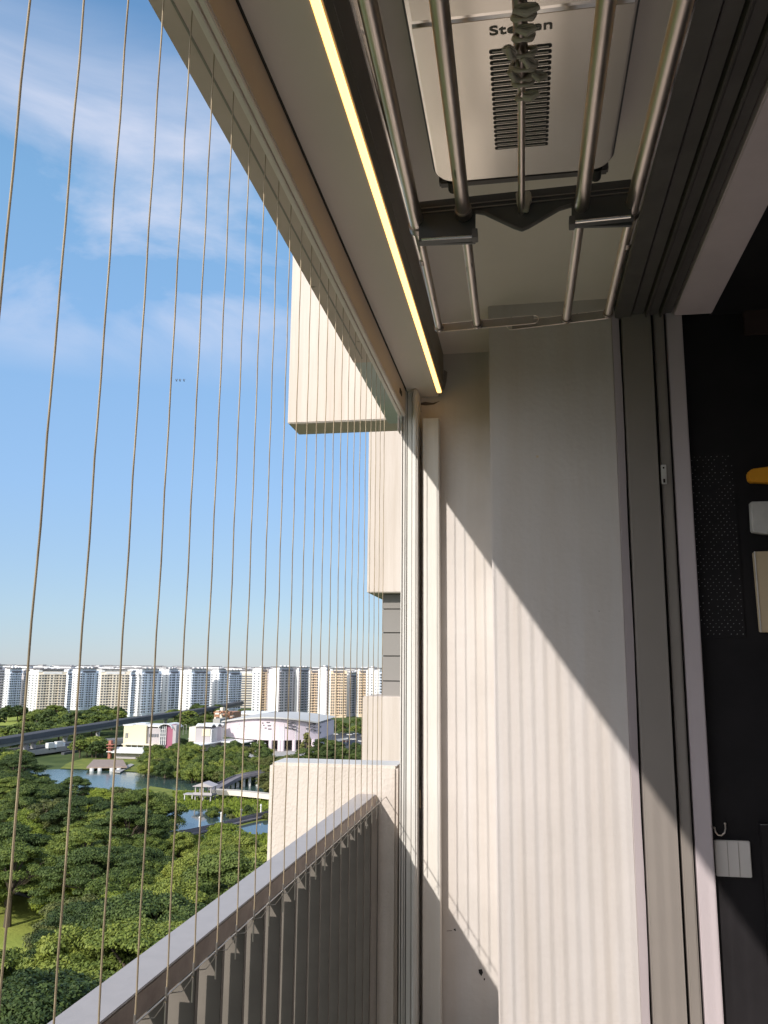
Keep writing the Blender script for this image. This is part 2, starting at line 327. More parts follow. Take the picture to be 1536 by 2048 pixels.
# light cove with strip light
cv = thing('light_cove', 'dropped cream ceiling cove running along the beam with a glowing strip light', 'light cove', (-.37, 0, 1.03))
xl0 = -.314
MB().box(-.424, xl0, -1.2, YW-.002, 1.03, ZS+.058).build('cove_panel', 'cove', cv)
MB().box(-.4245, xl0+.020, -1.2, YW-.002, 1.0905, ZC).build('cove_fascia', 'fascia', cv)
MB().box(xl0+.001, xl0+.0165, -1.15, 3.055, 1.0285, 1.034).build('led_strip', 'led', cv, bevel=.002)
MB().box(xl0+.0003, xl0+.0195, -1.18, 3.075, 1.0345, 1.0895).build('led_channel', 'fascia', cv)
MB().box(xl0+.001, xl0+.0165, 3.0555, 3.062, 1.0290, 1.034).build('end_cap', 'frame', cv)
# window frame: head + end posts
wf = thing('window_frame', 'cream aluminium window frame edging the balcony opening, head rail and end posts', 'window frame', (-.43, 3, -1.5))
h = MB(); h.box(-.4535, -.4425, -1.2, 3.0, .925, 1.088); h.box(-.4385, -.4285, -1.2, 3.0, .925, 1.088); h.box(-.4430, -.4380, -1.2, 3.0, .932, 1.088)
h.build('head_rail', 'framelt', wf, bevel=.0015)
MB().box(-.4284, -.4262, -1.2, 3.0, .931, 1.022).build('head_inner_face', 'framein', wf)
MB().box(-.4261, -.4242, -1.2, 3.0, 1.022, 1.033).build('head_gasket', 'groove', wf)
MB().box(-.4262, -.4235, 2.84, 2.885, .965, .982).build('latch_slot', 'groove', wf)
p = MB(); yp = 3.02
xa, xb = XA(800, yp), XA(823, yp)
gx = [XA(q, yp) for q in (802.2, 804.2, 808.0, 809.0, 811.6, 813.4)]
p.box(xa, gx[0], yp, YW+.05, -1.6, 1.09); p.box(gx[1], gx[2], yp, YW+.05, -1.6, 1.09); p.box(gx[3], gx[4], yp, YW+.05, -1.6, 1.09); p.box(gx[5], xb-.001, yp, YW+.05, -1.6, 1.09)
p.build('end_post', 'frame', wf, bevel=.0012)
MB().box(xa+.001, xb-.002, yp+.012, YW+.04, -1.6, 1.085).build('post_track', 'track', wf)
p = MB(); xr0, xr1 = XA(823, 2.99), XA(834, 2.99)
p.box(xr0, xr1, 2.99, YW-.001, -1.6, 1.029); p.build('guide_post', 'frame', wf, bevel=.006, seg=3)
MB().box(-.4560, -.4530, 2.995, 3.05, .87, .93).build('corner_joint', 'framelt', wf)
MB().box(xr1+.0015, xr1+.006, 3.05, 3.062, -.48, -.42).build('guide_clip', 'beige', wf)
# railing
rl = thing('railing', 'grey metal balcony railing with flat top rail and upright flat balusters', 'railing', (-.53, .8, -1.5))
YR = 3.045; RS = 1.067
MB().box(-.560*RS, -.5006*RS, -1.2, YR, -.4138*RS, -.41*RS).build('rail_cap', 'rail', rl, bevel=.001)
MB().box(-.5595*RS, -.500*RS, -1.2, YR-.001, -.444*RS, -.4140*RS).build('handrail', 'railin', rl)
k = 0; y = YR-.03
b0 = MB().box(-.615, -.545, 0, .014, -1.46, -.4742).build('baluster', 'bar', rl, bevel=.0008)
while y > -1.1:
    if k == 0: b0.location.y += y; first = b0; base = b0.location.copy()
    else:
        c = b0.copy(); C.objects.link(c); c.parent = rl; c.matrix_parent_inverse = first.matrix_parent_inverse.copy(); c.location = base.copy(); c.location.y += -(YR-.03)+y
    y -= .1225; k += 1
MB().box(-.592, -.548, -1.2, YR, -1.50, -1.462).build('bottom_rail', 'bar', rl)
# parapet stub at the end of the railing
st = thing('parapet_stub', 'white textured parapet wall stub where the handrail ends, with rounded corners', 'wall', (-.66, 2.95, -1.5))
YS = 3.052; zst = ZA(700, 1530, YS)
sbm = MB().box(-.928, -.458, YS, YS+.17, -3.0, zst); so_ = sbm.build('stub_body', 'wallstub', st, bevel=.010, seg=4, smooth=True)
MB().box(-.916, -.462, YS+.012, YS+.160, zst-.001, zst+.0015).build('stub_coping', 'ledge', st)
flk = MB().box(-.5265, -.5255, YS-.003, YS-.0005, -1.5, -.475).build('control_joint', 'groove', st)
# neighbouring facade pieces
nb = thing('facade_fin_box', 'cream concrete box projecting from the facade above the window head, underside visible', 'facade box', (-.7, 3.1, 1))
YF = 3.45; zb = ZA(575, 847, YF); xfl = XA(575, YF, 845)
MB().box(xfl, -.42, YF, YF+.185, zb, 2.6).build('box_body', 'facade', nb, bevel=.004)
MB().box(xfl+.012, -.42, YF+.012, YF+.175, zb-.002, zb+.001).build('box_underside', 'soffit', nb)
nf = thing('neighbour_facade', 'sunlit cream facade of the next bay with parapet, upper spandrel and grey louvre panel', 'facade', (-.7, 4.7, 0))
z1 = ZA(760, 1185, 4.69); z2 = ZA(760, 1393, 4.62)
MB().box(-.885, -.3, 4.69, 5.2, z1, 3.0).build('spandrel', 'facade', nf, bevel=.004)
MB().box(-.888, -.3, 4.62, 5.1, -4.0, z2).build('parapet', 'facade', nf, bevel=.004)
pn = MB(); xg = XA(763, 4.78); zs_ = [z1]+[ZA(780, q, 4.78) for q in (1218, 1265.5, 1312, 1362)]+[z2-.02]
for i in range(5): pn.box(xg, -.3, 4.78, 4.95, zs_[i+1]+.003, zs_[i]-.003)
pn.build('louvre_panel', 'fdark', nf); MB().box(xg+.004, -.3, 4.80, 4.94, z2-.02, z1).build('panel_backing', 'groove', nf)
# safety cables
crimpY = 0
cab_y = [2.936, 2.852, 2.763, 2.672, 2.578, 2.486, 2.394, 2.303, 2.213, 2.122, 2.030, 1.939, 1.849, 1.757, 1.663, 1.568, 1.474, 1.380, 1.284, 1.187, 1.091, .993, .894, .793]+[.694-.099*i for i in range(12)]
def make_cable():
    t = thing('safety_cable', '', 'cable', (-.4965, 0, 0))
    pts = []; nseg = 30
    for i in range(nseg+1):
        z = -.452+(1.032+.452)*i/nseg
        pts.append((-.4965+.0004*math.sin(i*1.7), .0005*math.sin(i*1.1+1), z))
    MB().tube(pts, .00125, 6).build('wire', 'cable', t, smooth=True)
    c = MB(); c.tube([(-.4965, 0, -.486), (-.4965, 0, -.452)], .0015, 8); c.build('crimp', 'crimp', t)
    c = MB(); c.tube([(-.535, 0, -.4765), (-.512, 0, -.4720), (-.500, 0, -.4560), (-.4965, 0, -.4430)], .0009, 6); c.tube([(-.4965, 0, -.450), (-.4965, 0, -.432)], .0018, 8); c.build('clip', 'crimp', t, bevel=.0008)
    return t
cable0 = make_cable(); vis = [y for y in cab_y if y > .66]
for i, y in enumerate(cab_y):
    c = cable0 if i == 0 else copy_tree(cable0)
    c.location = (-.4965, y, 0); c['group'] = 'vertical safety cables across the balcony opening'
    if y > .66:
        k = len(vis)-1-i
        c['label'] = 'thin vertical steel safety cable, %s from the left edge of the photo' % ORD[k] if k < 12 else 'thin vertical steel safety cable, %s counting from the wall end of the railing' % ORD[i]
    else: c['label'] = 'thin vertical safety cable beyond the left edge of the photo, seen only by its shadow'
# thin cord along the rail: its shadow runs just above the rail's shadow
tag(MB().tube([(-.4985, -1.1, -.4455), (-.4985, 1.0, -.446), (-.4985, 3.06, -.4455)], .0013, 6).build('clip_wire', 'crimp'), 'thin horizontal wire strung along the lower edge of the handrail through the cable clips', 'wire')
# ------------------------------------------------------------------ sliding door frame on the right
df = thing('sliding_door_frame', 'dark grey aluminium sliding door frame with stepped tracks beside the column', 'door frame', (.45, YN, -1.5))
xd0 = xc1+.0235; XD = lambda px: XA(px, YN, 1400)
x1_, x2_, x3_, x4_ = XD(1341), XD(1348), XD(1370), XD(1376)
MB().box(XD(1277), x1_, YN-.004, YN+.10, -1.6, ZC-.045).build('outer_jamb', 'darkpaint', df, bevel=.004)
MB().box(XD(1274)-.0005, x4_, YN+.03, YN+.12, -1.6, ZC-.046).build('jamb_gap', 'groove', df)
MB().box(x2_, x3_, YN+.004, YN+.10, -1.6, ZC-.045).build('inner_jamb', 'darkpaint', df, bevel=.004)
MB().box(x1_-.006, x1_-.001, YN-.0075, YN-.0045, -1.6, ZC-.1).build('jamb_lip', 'darkpaint', df)
hd = MB(); xx = x1_-.075
hx = [(xd0-.015, xd0+.035, ZC-.070), (xd0+.040, xd0+.075, ZC-.062), (xd0+.080, xd0+.086, ZC-.075), (xd0+.092, xd0+.122, ZC-.060), (xd0+.127, xd0+.133, ZC-.075), (xd0+.139, xd0+.165, ZC-.058)]
for a, b_, z in hx: hd.box(a, b_, -1.2, YN+.02, z, ZC-.045)
hd.build('head_tracks', 'track', df, bevel=.002)
MB().box(xd0-.016, xd0+.17, -1.2, YN+.03, ZC-.044, ZC-.001).build('head_box', 'groove', df)
sp = MB(); q0 = at(1321, 930, Y=YN-.001); q1 = at(1334, 968, Y=YN-.001)
MB().box(q0.x, q1.x, YN-.004, YN+.003, q1.z, q0.z).build('strike_plate', 'greyitem', df, bevel=.001)
sp.tube([((q0.x+q1.x)/2, YN-.0045, q0.z-.010), ((q0.x+q1.x)/2, YN-.0035, q0.z-.010)], .003, 10)
sp.box((q0.x+q1.x)/2-.003, (q0.x+q1.x)/2+.003, YN-.0046, YN-.0035, q1.z+.004, q1.z+.016); sp.build('plate_holes', 'groove', df)
q = at(1313, 724, Y=YN); MB().tube([(q.x, YN-.002, q.z), (q.x, YN-.006, q.z)], .004, 10).build('screw_head', 'steeldk', df)
# white inner wall return right of the frame
xw0, xw1 = x4_, XD(1411)
ip = thing('door_side_wall', 'narrow lilac-grey wall return between the door frame and the dark room', 'wall', (.62, YN, -1.5))
MB().box(xw0, xw1, YN+.01, YN+.30, -1.6, ZC+.3).build('return_surface', 'purple', ip, bevel=.003)
sf = thing('curtain_soffit', 'dim lilac-brown soffit inside the room, along the door head', 'soffit', (.7, 0, ZC-.05))
qa = at(1425, 625, Y=YN)
MB().box(xd0+.172, qa.x, -1.2, YN+.009, qa.z, qa.z+.3).build('soffit_surface', 'purplehi', sf, bevel=.003)
# dark room wall with its few things
YB = YN+.05
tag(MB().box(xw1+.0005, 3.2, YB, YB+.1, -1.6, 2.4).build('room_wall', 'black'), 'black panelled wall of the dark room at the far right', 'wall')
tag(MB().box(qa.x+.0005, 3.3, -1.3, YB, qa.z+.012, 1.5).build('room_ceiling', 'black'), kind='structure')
tag(MB().box(3.2, 3.3, -1.3, YB, -1.6, 1.9).build('room_side_wall', 'floor'), 'pale far side wall of the room', 'wall')  # unseen wall, kept pale to bounce light into the balcony
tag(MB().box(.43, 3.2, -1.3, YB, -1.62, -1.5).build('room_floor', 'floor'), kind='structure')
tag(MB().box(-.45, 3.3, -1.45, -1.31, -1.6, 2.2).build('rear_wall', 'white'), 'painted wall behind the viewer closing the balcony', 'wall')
ms = thing('mesh_panel', 'black perforated mesh panel with faint pale dots on the dark wall', 'mesh panel', (.8, YB, 0))
a = at(1392, 905, Y=YB-.004); b2 = at(1528, 1275, Y=YB-.004)
MB().box(xw1+.003, XA(1500, YB-.004), YB-.004, YB-.0005, b2.z, a.z).build('panel_sheet', 'black', ms)
dm = MB(); x0, x1, z0, z1d = xw1+.006, XA(1500, YB-.004), b2.z, a.z
r_ = 0; z = z0+.01
while z < z1d-.01:
    x = x0+.004+(.0085 if r_ % 2 else 0)
    while x < x1-.006:
        if random.random() < .82:
            s_ = .0013+.0007*random.random()
            dm.add([(x-s_, YB-.0052, z), (x, YB-.0052, z-s_), (x+s_*1.4, YB-.0052, z+s_*.3), (x+s_*.3, YB-.0052, z+s_)], [(0, 1, 2, 3)])
        x += .017
    z += .0105; r_ += 1
dm.build('mesh_dots', 'pegdot', ms)
def wallbox(pts, name, m, label, cat, th=.012, parts=()):
    a = at(*pts[0], Y=YB-.012); b = at(*pts[1], Y=YB-.012)
    t = thing(name, label, cat, (a.x, YB, b.z))
    MB().box(a.x, b.x, YB-.012, YB-.001 if th == .012 else YB-.012+th, b.z, a.z).build(parts[0] if parts else 'body', m, t, bevel=.002)
    return t, a, b
t, a, b2 = wallbox(((1429, 1680), (1505, 1756)), 'switch_plate', 'card', 'white wall card divided in three vertical strips on the black wall', 'switch plate', parts=('plate',))
for f_ in (.35, .66):
    x = a.x+(b2.x-a.x)*f_; MB().box(x-.0006, x+.0006, YB-.0132, YB-.0119, b2.z+.002, a.z-.002).build('divider', 'fascia', t)
hk = thing('wall_hook', 'small metal wall hook above the white card', 'hook', tuple(at(1435, 1655, Y=YB)))
hp = [at(x, y, Y=YB-.015) for x, y in ((1429, 1656), (1431, 1664), (1436, 1670), (1443, 1671), (1449, 1666), (1451, 1657), (1450, 1647))]
MB().tube(hp, .0022, 8).build('hook_bend', 'steel', hk, smooth=True); MB().sphere(hp[-1], .0038).build('hook_tip', 'steel', hk, smooth=True)
MB().tube([hp[0], (hp[0].x, YB, hp[0].z)], .003, 8).build('hook_stem', 'steel', hk)
t = thing('amber_object', 'amber-yellow wedge-shaped object at the right edge of the photo', 'ornament', (.9, YB-.1, .7))
MB().prism([(at(x, y, Y=YB-.05).x, at(x, y, Y=YB-.05).z) for x, y in ((1497, 943), (1505, 937), (1545, 932), (1620, 930), (1620, 968), (1545, 965), (1502, 963), (1497, 956))], 'y', YB-.05, YB-.02).build('amber_body', 'amber', t, bevel=.003)
t = thing('pale_box', 'pale grey rectangular object under the amber one at the right edge', 'box', (.9, YB-.1, .6))
MB().prism([(at(x, y, Y=YB-.05).x, at(x, y, Y=YB-.05).z) for x, y in ((1502, 1003), (1620, 1000), (1620, 1070), (1530, 1067), (1505, 1063))], 'y', YB-.05, YB-.02).build('box_body', 'greyitem', t, bevel=.003)
t = thing('beige_panel', 'tall beige panel with bright left edge at the right side of the photo', 'panel', (.9, YB-.1, .4))
MB().prism([(at(x, y, Y=YB-.05).x, at(x, y, Y=YB-.05).z) for x, y in ((1509, 1103), (1620, 1100), (1620, 1266), (1523, 1264))], 'y', YB-.05, YB-.02).build('panel_body', 'beige', t, bevel=.002)
MB().prism([(at(x, y, Y=YB-.052).x, at(x, y, Y=YB-.052).z) for x, y in ((1508, 1103), (1510, 1103), (1523, 1264), (1521, 1264))], 'y', YB-.053, YB-.0505).build('panel_edge', 'card', t)
fr = thing('cabinet_outline', 'dark cabinet with thin pale edge at the lower right corner', 'cabinet', (.9, YB-.1, -1.5))
a = at(1521, 1648, Y=YB-.03)
MB().box(a.x, 2.2, YB-.03, YB-.001, -1.6, a.z).build('cabinet_body', 'black', fr, bevel=.001)
MB().box(a.x, 2.2, YB-.0315, YB-.0302, a.z-.002, a.z-.0005).build('cabinet_trim', 'pegdot', fr)
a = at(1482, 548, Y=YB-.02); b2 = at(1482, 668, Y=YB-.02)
up = thing('reflection_panel', 'dim reddish-brown reflection, painted as a flat panel, high in the dark room at the right edge', 'reflection panel', (a.x, YB, b2.z))  # brown panel whose colour stands in for a warm reflection
MB().box(a.x, a.x+.6, YB-.02, YB-.001, b2.z, a.z).build('reflection_patch', 'umber', up, bevel=.002)
MB().box(a.x+.01, a.x+.59, YB-.0215, YB-.0205, b2.z+.095, a.z-.012).build('reflection_core', 'umberlt', up, bevel=.0005)
# ------------------------------------------------------------------ ceiling drying rack
YCB, ZR = 1.40, None
ZR = at(925, 425, Y=YCB).z
rk = thing('drying_rack', 'ceiling-mounted retractable steel clothes drying rack with telescopic poles', 'drying rack', (.05, YCB, ZR))
def xr(px, py): return at(px, py, Z=ZR).x
def yr(px, py): return at(px, py, Z=ZR).y
poles = [((735, 0), (835, 455), (878, 655), .0125, .0085), ((878, 0), (927, 425), (954, 648), .0125, .0095), ((1213, 0), (1161, 430), (1133, 637), .0125, .0095), ((1368, 0), (1262, 425), (1216, 627), .0125, .0085)]
ends = []
for i, (a, b_, c_, r1, r2) in enumerate(poles):
    A, B, D = at(*a, Z=ZR), at(*b_, Z=ZR), at(*c_, Z=ZR)
    d = (B-A); d = d/d.y
    A0 = A-d*1.4
    ends.append((A, B, D))
    pm = MB().tube([A0, B], r1, 20).build('outer_tube', 'steel', rk, smooth=True)
    MB().tube([B-d*.02, D], r2, 18).build('inner_tube', 'steel', rk, smooth=True)
    MB().tube([B-d*.014, B+d*.006], r1+.003, 20).build('tube_collar', 'steeldk', rk, bevel=.001, smooth=True)
    MB().tube([D-d*.008, D+d*.003], r2+.003, 16).build('end_ring', 'steeldk', rk, bevel=.0008, smooth=True)
# outer side plates (long thin channels beside the outer poles)
for (a, b_, s_) in (((703, 0), (841, 525), -1), ((1392, 0), (1260, 492), 1)):
    A, B = at(*a, Z=ZR-.004), at(*b_, Z=ZR-.004); d = (B-A)/(B.y-A.y); A0 = A-d*1.4
    m_ = MB(); hh = .016
    for (P0, P1) in ((A0, B),):
        o = [(P0.x, P0.y, ZR-hh), (P1.x, P1.y, ZR-hh*.4), (P1.x, P1.y, ZR+.005), (P1.x-.0*s_, P1.y-.05, ZR+hh+.02), (P0.x, P0.y, ZR+hh+.02)]
        vs_ = [(p_[0], p_[1], p_[2]) for p_ in o]+[(p_[0]-.003*s_, p_[1], p_[2]) for p_ in o]
        m_.add(vs_, [(0, 1, 2, 3, 4), (9, 8, 7, 6, 5)]+[(j, 5+j, 5+(j+1) % 5, (j+1) % 5) for j in range(5)])
    m_.build('side_plate', 'chrome', rk)
    MB().tube([B+Vector((-.004*s_, -.012, 0)), B+Vector((-.004*s_, .006, 0))], .0055, 12).build('plate_bumper', 'steeldk', rk)
# cross bar (dark anodised bridge with a central V)
xcl, xcr = at(836, 470, Y=YCB).x, at(1266, 435, Y=YCB).x
def q2(x, y, Y=YCB): v = at(x, y, Y=Y); return (v.x, v.z)
poly = [q2(836, 482), q2(836, 396), q2(1264, 350), q2(1266, 443), q2(1144, 446), q2(1144, 404), q2(1120, 411), q2(1058, 447), q2(1044, 453), q2(1028, 448), q2(968, 420), q2(950, 417), q2(950, 478)]
MB().prism(poly, 'y', YCB+.012, YCB+.020).build('cross_plate', 'darkal', rk, bevel=.001)
for pa, pb in (((836, 412), (1264, 369)), ((836, 421), (1264, 378))):
    (xa_, za_), (xb_, zb_) = q2(*pa), q2(*pb)
    MB().tube([(xa_, YCB+.010, za_), (xb_, YCB+.010, zb_)], .0013, 6).build('plate_rib', 'steeldk', rk)
rim = [Vector((q2(x, y)[0], YCB+.010, q2(x, y)[1])) for x, y in ((950, 418), (968, 420), (1028, 448), (1044, 454), (1058, 448), (1120, 411), (1144, 404))]
MB().tube(rim, .0032, 8).build('bent_rim', 'track', rk, smooth=True)
for (xa_, ya_), (xb_, yb_) in (((838, 483), (951, 476)), ((1143, 448), (1267, 436))):
    A = at(xa_, ya_, Y=YCB+.004); B = at(xb_, yb_, Y=YCB+.004)
    vs_ = []
    for P_ in (A, B):
        vs_ += [(P_.x, YCB-.004, P_.z+.001), (P_.x, YCB+.010, P_.z+.001), (P_.x, YCB+.010, P_.z-.004), (P_.x, YCB-.004, P_.z-.004)]
    MB().add(vs_, [(0, 1, 2, 3), (7, 6, 5, 4), (0, 4, 5, 1), (1, 5, 6, 2), (2, 6, 7, 3), (3, 7, 4, 0)]).build('bracket_shelf', 'darkal', rk, bevel=.001)
    MB().tube([(A.x+.006, YCB-.0055, A.z-.002), (B.x-.006, YCB-.0055, B.z-.002)], .0028, 8).build('bright_lip', 'chrome', rk, smooth=True)
for px, py in ((950, 472), (1144, 447)):
    v = at(px, py, Y=YCB); MB().box(v.x-.005, v.x+.005, YCB-.010, YCB+.012, v.z-.007, v.z+.010).build('bracket_cap', 'track', rk, bevel=.001)
# clear end strips joining the far ends of the poles
for (i0, i1, z_, w_) in ((0, 1, 0, .010), (2, 3, 0, .010)):
    A, B = ends[i0][2], ends[i1][2]
    ext = (B-A)*(1.45 if i0 == 0 else 0); ext0 = (B-A)*(-1.36 if i0 == 2 else 0)
    A2, B2 = A+ext0, B+ext
    vs_ = []
    for P_ in (A2, B2):
        vs_ += [(P_.x, P_.y+.001, P_.z-w_), (P_.x, P_.y+.006, P_.z-w_), (P_.x, P_.y+.006, P_.z+w_), (P_.x, P_.y+.001, P_.z+w_)]
    MB().add(vs_, [(0, 1, 2, 3), (7, 6, 5, 4), (0, 4, 5, 1), (1, 5, 6, 2), (2, 6, 7, 3), (3, 7, 4, 0)]).build('end_strip', 'clearst', rk, bevel=.001)
    lp = []
    for k in range(9):
        an = math.pi*k/8; s_ = 1 if i0 == 0 else -1; P_ = B2 if i0 == 0 else A2
        lp.append((P_.x+s_*.012*math.sin(an), P_.y+.003, P_.z+w_*math.cos(an)))
    o0 = A2 if i0 == 0 else B2
    MB().tube([(o0.x, o0.y+.003, o0.z+w_)]+lp+[(o0.x, o0.y+.003, o0.z-w_)], .0013, 6).build('strip_loop', 'steel', rk)
# middle pull rod + clear plastic clips hanging round it
mp_ = thing('centre_pole', 'central steel pull pole of the rack, wrapped in clear plastic clips', 'pole', tuple(at(1043, 440, Z=ZR)))
A, B, D = at(1038, -60, Z=ZR+.01), at(1043, 165, Z=ZR+.01), at(1043, 440, Z=ZR-.002)
d = (B-A)/(B.y-A.y)
MB().tube([A-d*1.0, B], .0095, 16).build('upper_tube', 'steeldk', mp_, smooth=True)
MB().tube([B-d*.01, D], .0058, 16).build('lower_tube', 'steel', mp_, smooth=True)
MB().tube([D-d*.006, D+d*.004], .0075, 14).build('pole_tip', 'steel', mp_, smooth=True)
q = at(1045, 405, Y=YCB+.004)
MB().prism([(q.x-.012, q.z+.018), (q.x-.010, q.z-.004), (q.x-.004, q.z-.018), (q.x+.010, q.z-.022), (q.x+.013, q.z-.006), (q.x+.017, q.z+.0), (q.x+.015, q.z+.018)], 'y', YCB-.004, YCB+.006).build('plastic_sleeve', 'plastic', mp_, bevel=.002)
clipc = [(1040, -20, 26), (1052, 10, 22), (1026, 32, 20), (1052, 50, 17), (1048, 74, 18), (1020, 98, 20), (1040, 104, 22), (1056, 116, 19), (1040, 132, 24), (1028, 144, 16), (1050, 152, 18), (1078, 143, 14), (1041, 164, 18), (1062, 182, 14), (1048, 194, 12)]
for i, (px, py, wpx) in enumerate(clipc):
    zc = ZR-.004; c0 = at(px, py, Z=zc); r = wpx/FPX*c0.length
    if i % 2 == 0:      # a loop round the pole
        tl_ = random.uniform(-.6, .6); c1 = at(1042, py, Z=ZR+.004)
        lp = [(c1.x+(r*.95)*math.cos(a_)+.003, c1.y+r*.55*math.sin(a_)*math.cos(tl_), c1.z+r*.8*math.sin(a_)) for a_ in np.linspace(0, 6.283, 19)]
        MB().tube(lp, [.0034+.0014*math.sin(k*1.3) for k in range(19)], 8).build('plastic_loop', 'plastic', mp_, smooth=True)
    else:               # a flat tab with a folded edge
        an = random.uniform(-1.2, 1.2); ca, sa = math.cos(an), math.sin(an); o = []
        for (u, v) in ((-1, -.4), (-.7, -.62), (.3, -.55), (.95, -.25), (1.05, .2), (.5, .55), (-.5, .6), (-1.05, .2)):
            o.append((c0.x+(u*ca-v*sa)*r*.95, c0.y+(u*sa+v*ca)*r*.75))
        MB().prism(o, 'z', zc-.006, zc-.0005).build('plastic_tab', 'plastic', mp_, bevel=.002, smooth=True)
        MB().tube([(o[0][0], o[0][1], zc-.007), (c0.x, c0.y, zc-.012), (o[4][0], o[4][1], zc-.006)], [.003, .0045, .003], 8).build('tab_rib', 'plastic', mp_, smooth=True)
# ceiling unit (housing) above the rack
ZU = 1.10
un = thing('rack_housing', 'pale metal ceiling housing of the drying rack with vent slots and raised lettering', 'housing', (.05, 1.0, ZU))
uL0, uR0 = at(872, 330, Z=ZU), at(1220, 318, Z=ZU)
yF = at(1044, 352, Z=ZU).y; yNr = at(1040, 32, Z=ZU).y
xl_, xr_ = uL0.x, uR0.x
def rrect(x0, x1, y0, y1, r, n=7, rn=None):
    o = []
    for cx, cy, a0 in ((x1-r, y1-r, 0), (x0+r, y1-r, 90), (x0+r, y0+r, 180), (x1-r, y0+r, 270)):
        rr = rn if (rn is not None and a0 >= 180) else r
        if rr != r: cx += (r-rr)*(1 if a0 == 270 else -1); cy -= (r-rr)
        for k in range(n+1):
            a = R(a0+90*k/n); o.append((cx+rr*math.cos(a), cy+rr*math.sin(a)))
    return o
MB().prism(rrect(xl_-.010, xr_+.010, yNr-.62, yF+.012, .045), 'z', ZU+.014, ZC-.001).build('housing_body', 'darkal', un, bevel=.002, smooth=True)
MB().prism(rrect(xl_-.005, xr_+.005, yNr-.60, yF+.006, .042), 'z', ZU+.004, ZU+.0138).build('trim_ring', 'chrome', un, bevel=.004, smooth=True)
# cover panel with real slot openings
gx0, gx1 = at(984, 200, Z=ZU).x, at(1100, 195, Z=ZU).x; gy0, gy1 = at(1040, 92, Z=ZU).y, at(1044, 296, Z=ZU).y
NS = 21; cov = MB(); xm = (gx0+gx1)/2
o = rrect(xl_, xr_, yNr, yF, .038, rn=.003)
cov.prism(o, 'z', ZU+.0005, ZU+.0038); cov.build('cover_panel', 'unit', un, bevel=.0015, smooth=True)
MB().prism([(yNr-.0005, ZU+.0005), (yNr-.013, ZU+.0095), (yNr-.013, ZU+.0125), (yNr-.0005, ZU+.0038)], 'x', xl_+.001, xr_-.001).build('bevel_strip', 'chrome', un)
MB().box(xl_+.003, xr_-.003, yNr-.58, yNr-.0135, ZU+.0015, ZU+.0038).build('second_panel', 'unit', un, bevel=.001)
sl = MB(); pitch = (gy1-gy0)/NS
for i in range(NS):
    yc = gy0+pitch*(i+.5); hw = pitch*.33
    sl.prism(rrect(gx0, gx1, yc-hw, yc+hw, hw*.95, 5), 'z', ZU-.0006, ZU+.0004)
sl.build('vent_slots', 'slot', un)
sl = MB()
for i in range(NS):
    yc = gy0+pitch*(i+.5)
    sl.box(gx0+.006, gx1-.006, yc-pitch*.10, yc+pitch*.10, ZU-.0011, ZU-.0007)
sl.build('vent_slats', 'slat', un)
# lettering
tcu = bpy.data.curves.new('lettering', 'FONT'); tcu.body = 'Steigen'; tcu.size = .062; tcu.extrude = .0003; tcu.align_x = 'CENTER'; tcu.align_y = 'CENTER'; tcu.space_character = 1.05; tcu.offset = .0012
to = bpy.data.objects.new('lettering_tmp', tcu); C.objects.link(to)
dg = bpy.context.evaluated_depsgraph_get(); tme = bpy.data.meshes.new_from_object(to.evaluated_get(dg)); bpy.data.objects.remove(to)
tl = at(1042, 57, Z=ZU-.0006); tp = at(980, 66, Z=ZU), at(1106, 52, Z=ZU)
xsz = [v.co.x for v in tme.vertices]; wdt = max(xsz)-min(xsz); sc = (tp[1].x-tp[0].x)/wdt
for v in tme.vertices: v.co = Vector((tl.x+v.co.x*sc, tl.y-v.co.y*sc*.82, ZU-.0004-v.co.z*.3))
tme.materials.append(M['ink']); lo = bpy.data.objects.new('lettering', tme); C.objects.link(lo); lo.parent = un; lo.matrix_parent_inverse = un.matrix_basis.inverted()
fb = MB(); zz_ = ZU+.02
fb.box(xl_-.002, xr_+.002, yF+.010, yF+.035, ZU+.006, ZU+.055); fb.build('end_cap', 'track', un, bevel=.004)
for px, py in ((905, 372), (1195, 335)):
    v = at(px, py, Z=ZU+.004); MB().tube([(v.x, yF+.008, ZU+.012), (v.x, yF+.05, ZU+.012)], .012, 12).build('roller', 'groove', un)
# ================================================================== THE VIEW
ZG = -53.0
def g(px, py, z=ZG): return at(px, py, Z=z)
def gpoly(name, pts, m, z, kind='structure', **k):
    vs_ = [tuple(g(x, y, z)) for x, y in pts]
    me = bpy.data.meshes.new(name); me.from_pydata(vs_, [], [list(range(len(vs_)))]); me.materials.append(M[m])
    bm = bmesh.new(); bm.from_mesh(me); bmesh.ops.recalc_face_normals(bm, faces=bm.faces)
    if bm.faces[:][0].normal.z < 0: bmesh.ops.reverse_faces(bm, faces=bm.faces)
    bmesh.ops.triangulate(bm, faces=bm.faces); bm.to_mesh(me); bm.free()
    o = bpy.data.objects.new(name, me); C.objects.link(o); return tag(o, kind=kind, **k)
me = bpy.data.meshes.new('ground'); me.from_pydata([(-9000, -800, ZG), (9000, -800, ZG), (9000, 15000, ZG), (-9000, 15000, ZG)], [], [(0, 1, 2, 3)]); me.materials.append(M['ground'])
go = bpy.data.objects.new('ground', me); C.objects.link(go); go['kind'] = 'structure'
gpoly('river', [(60, 1541), (140, 1537), (180, 1540), (265, 1544), (285, 1547), (330, 1556), (400, 1561), (470, 1564), (560, 1556), (760, 1558), (800, 1605), (640, 1600), (545, 1592), (480, 1590), (440, 1588), (410, 1582), (350, 1580), (250, 1612), (170, 1620), (60, 1612)], 'river', ZG+.15)
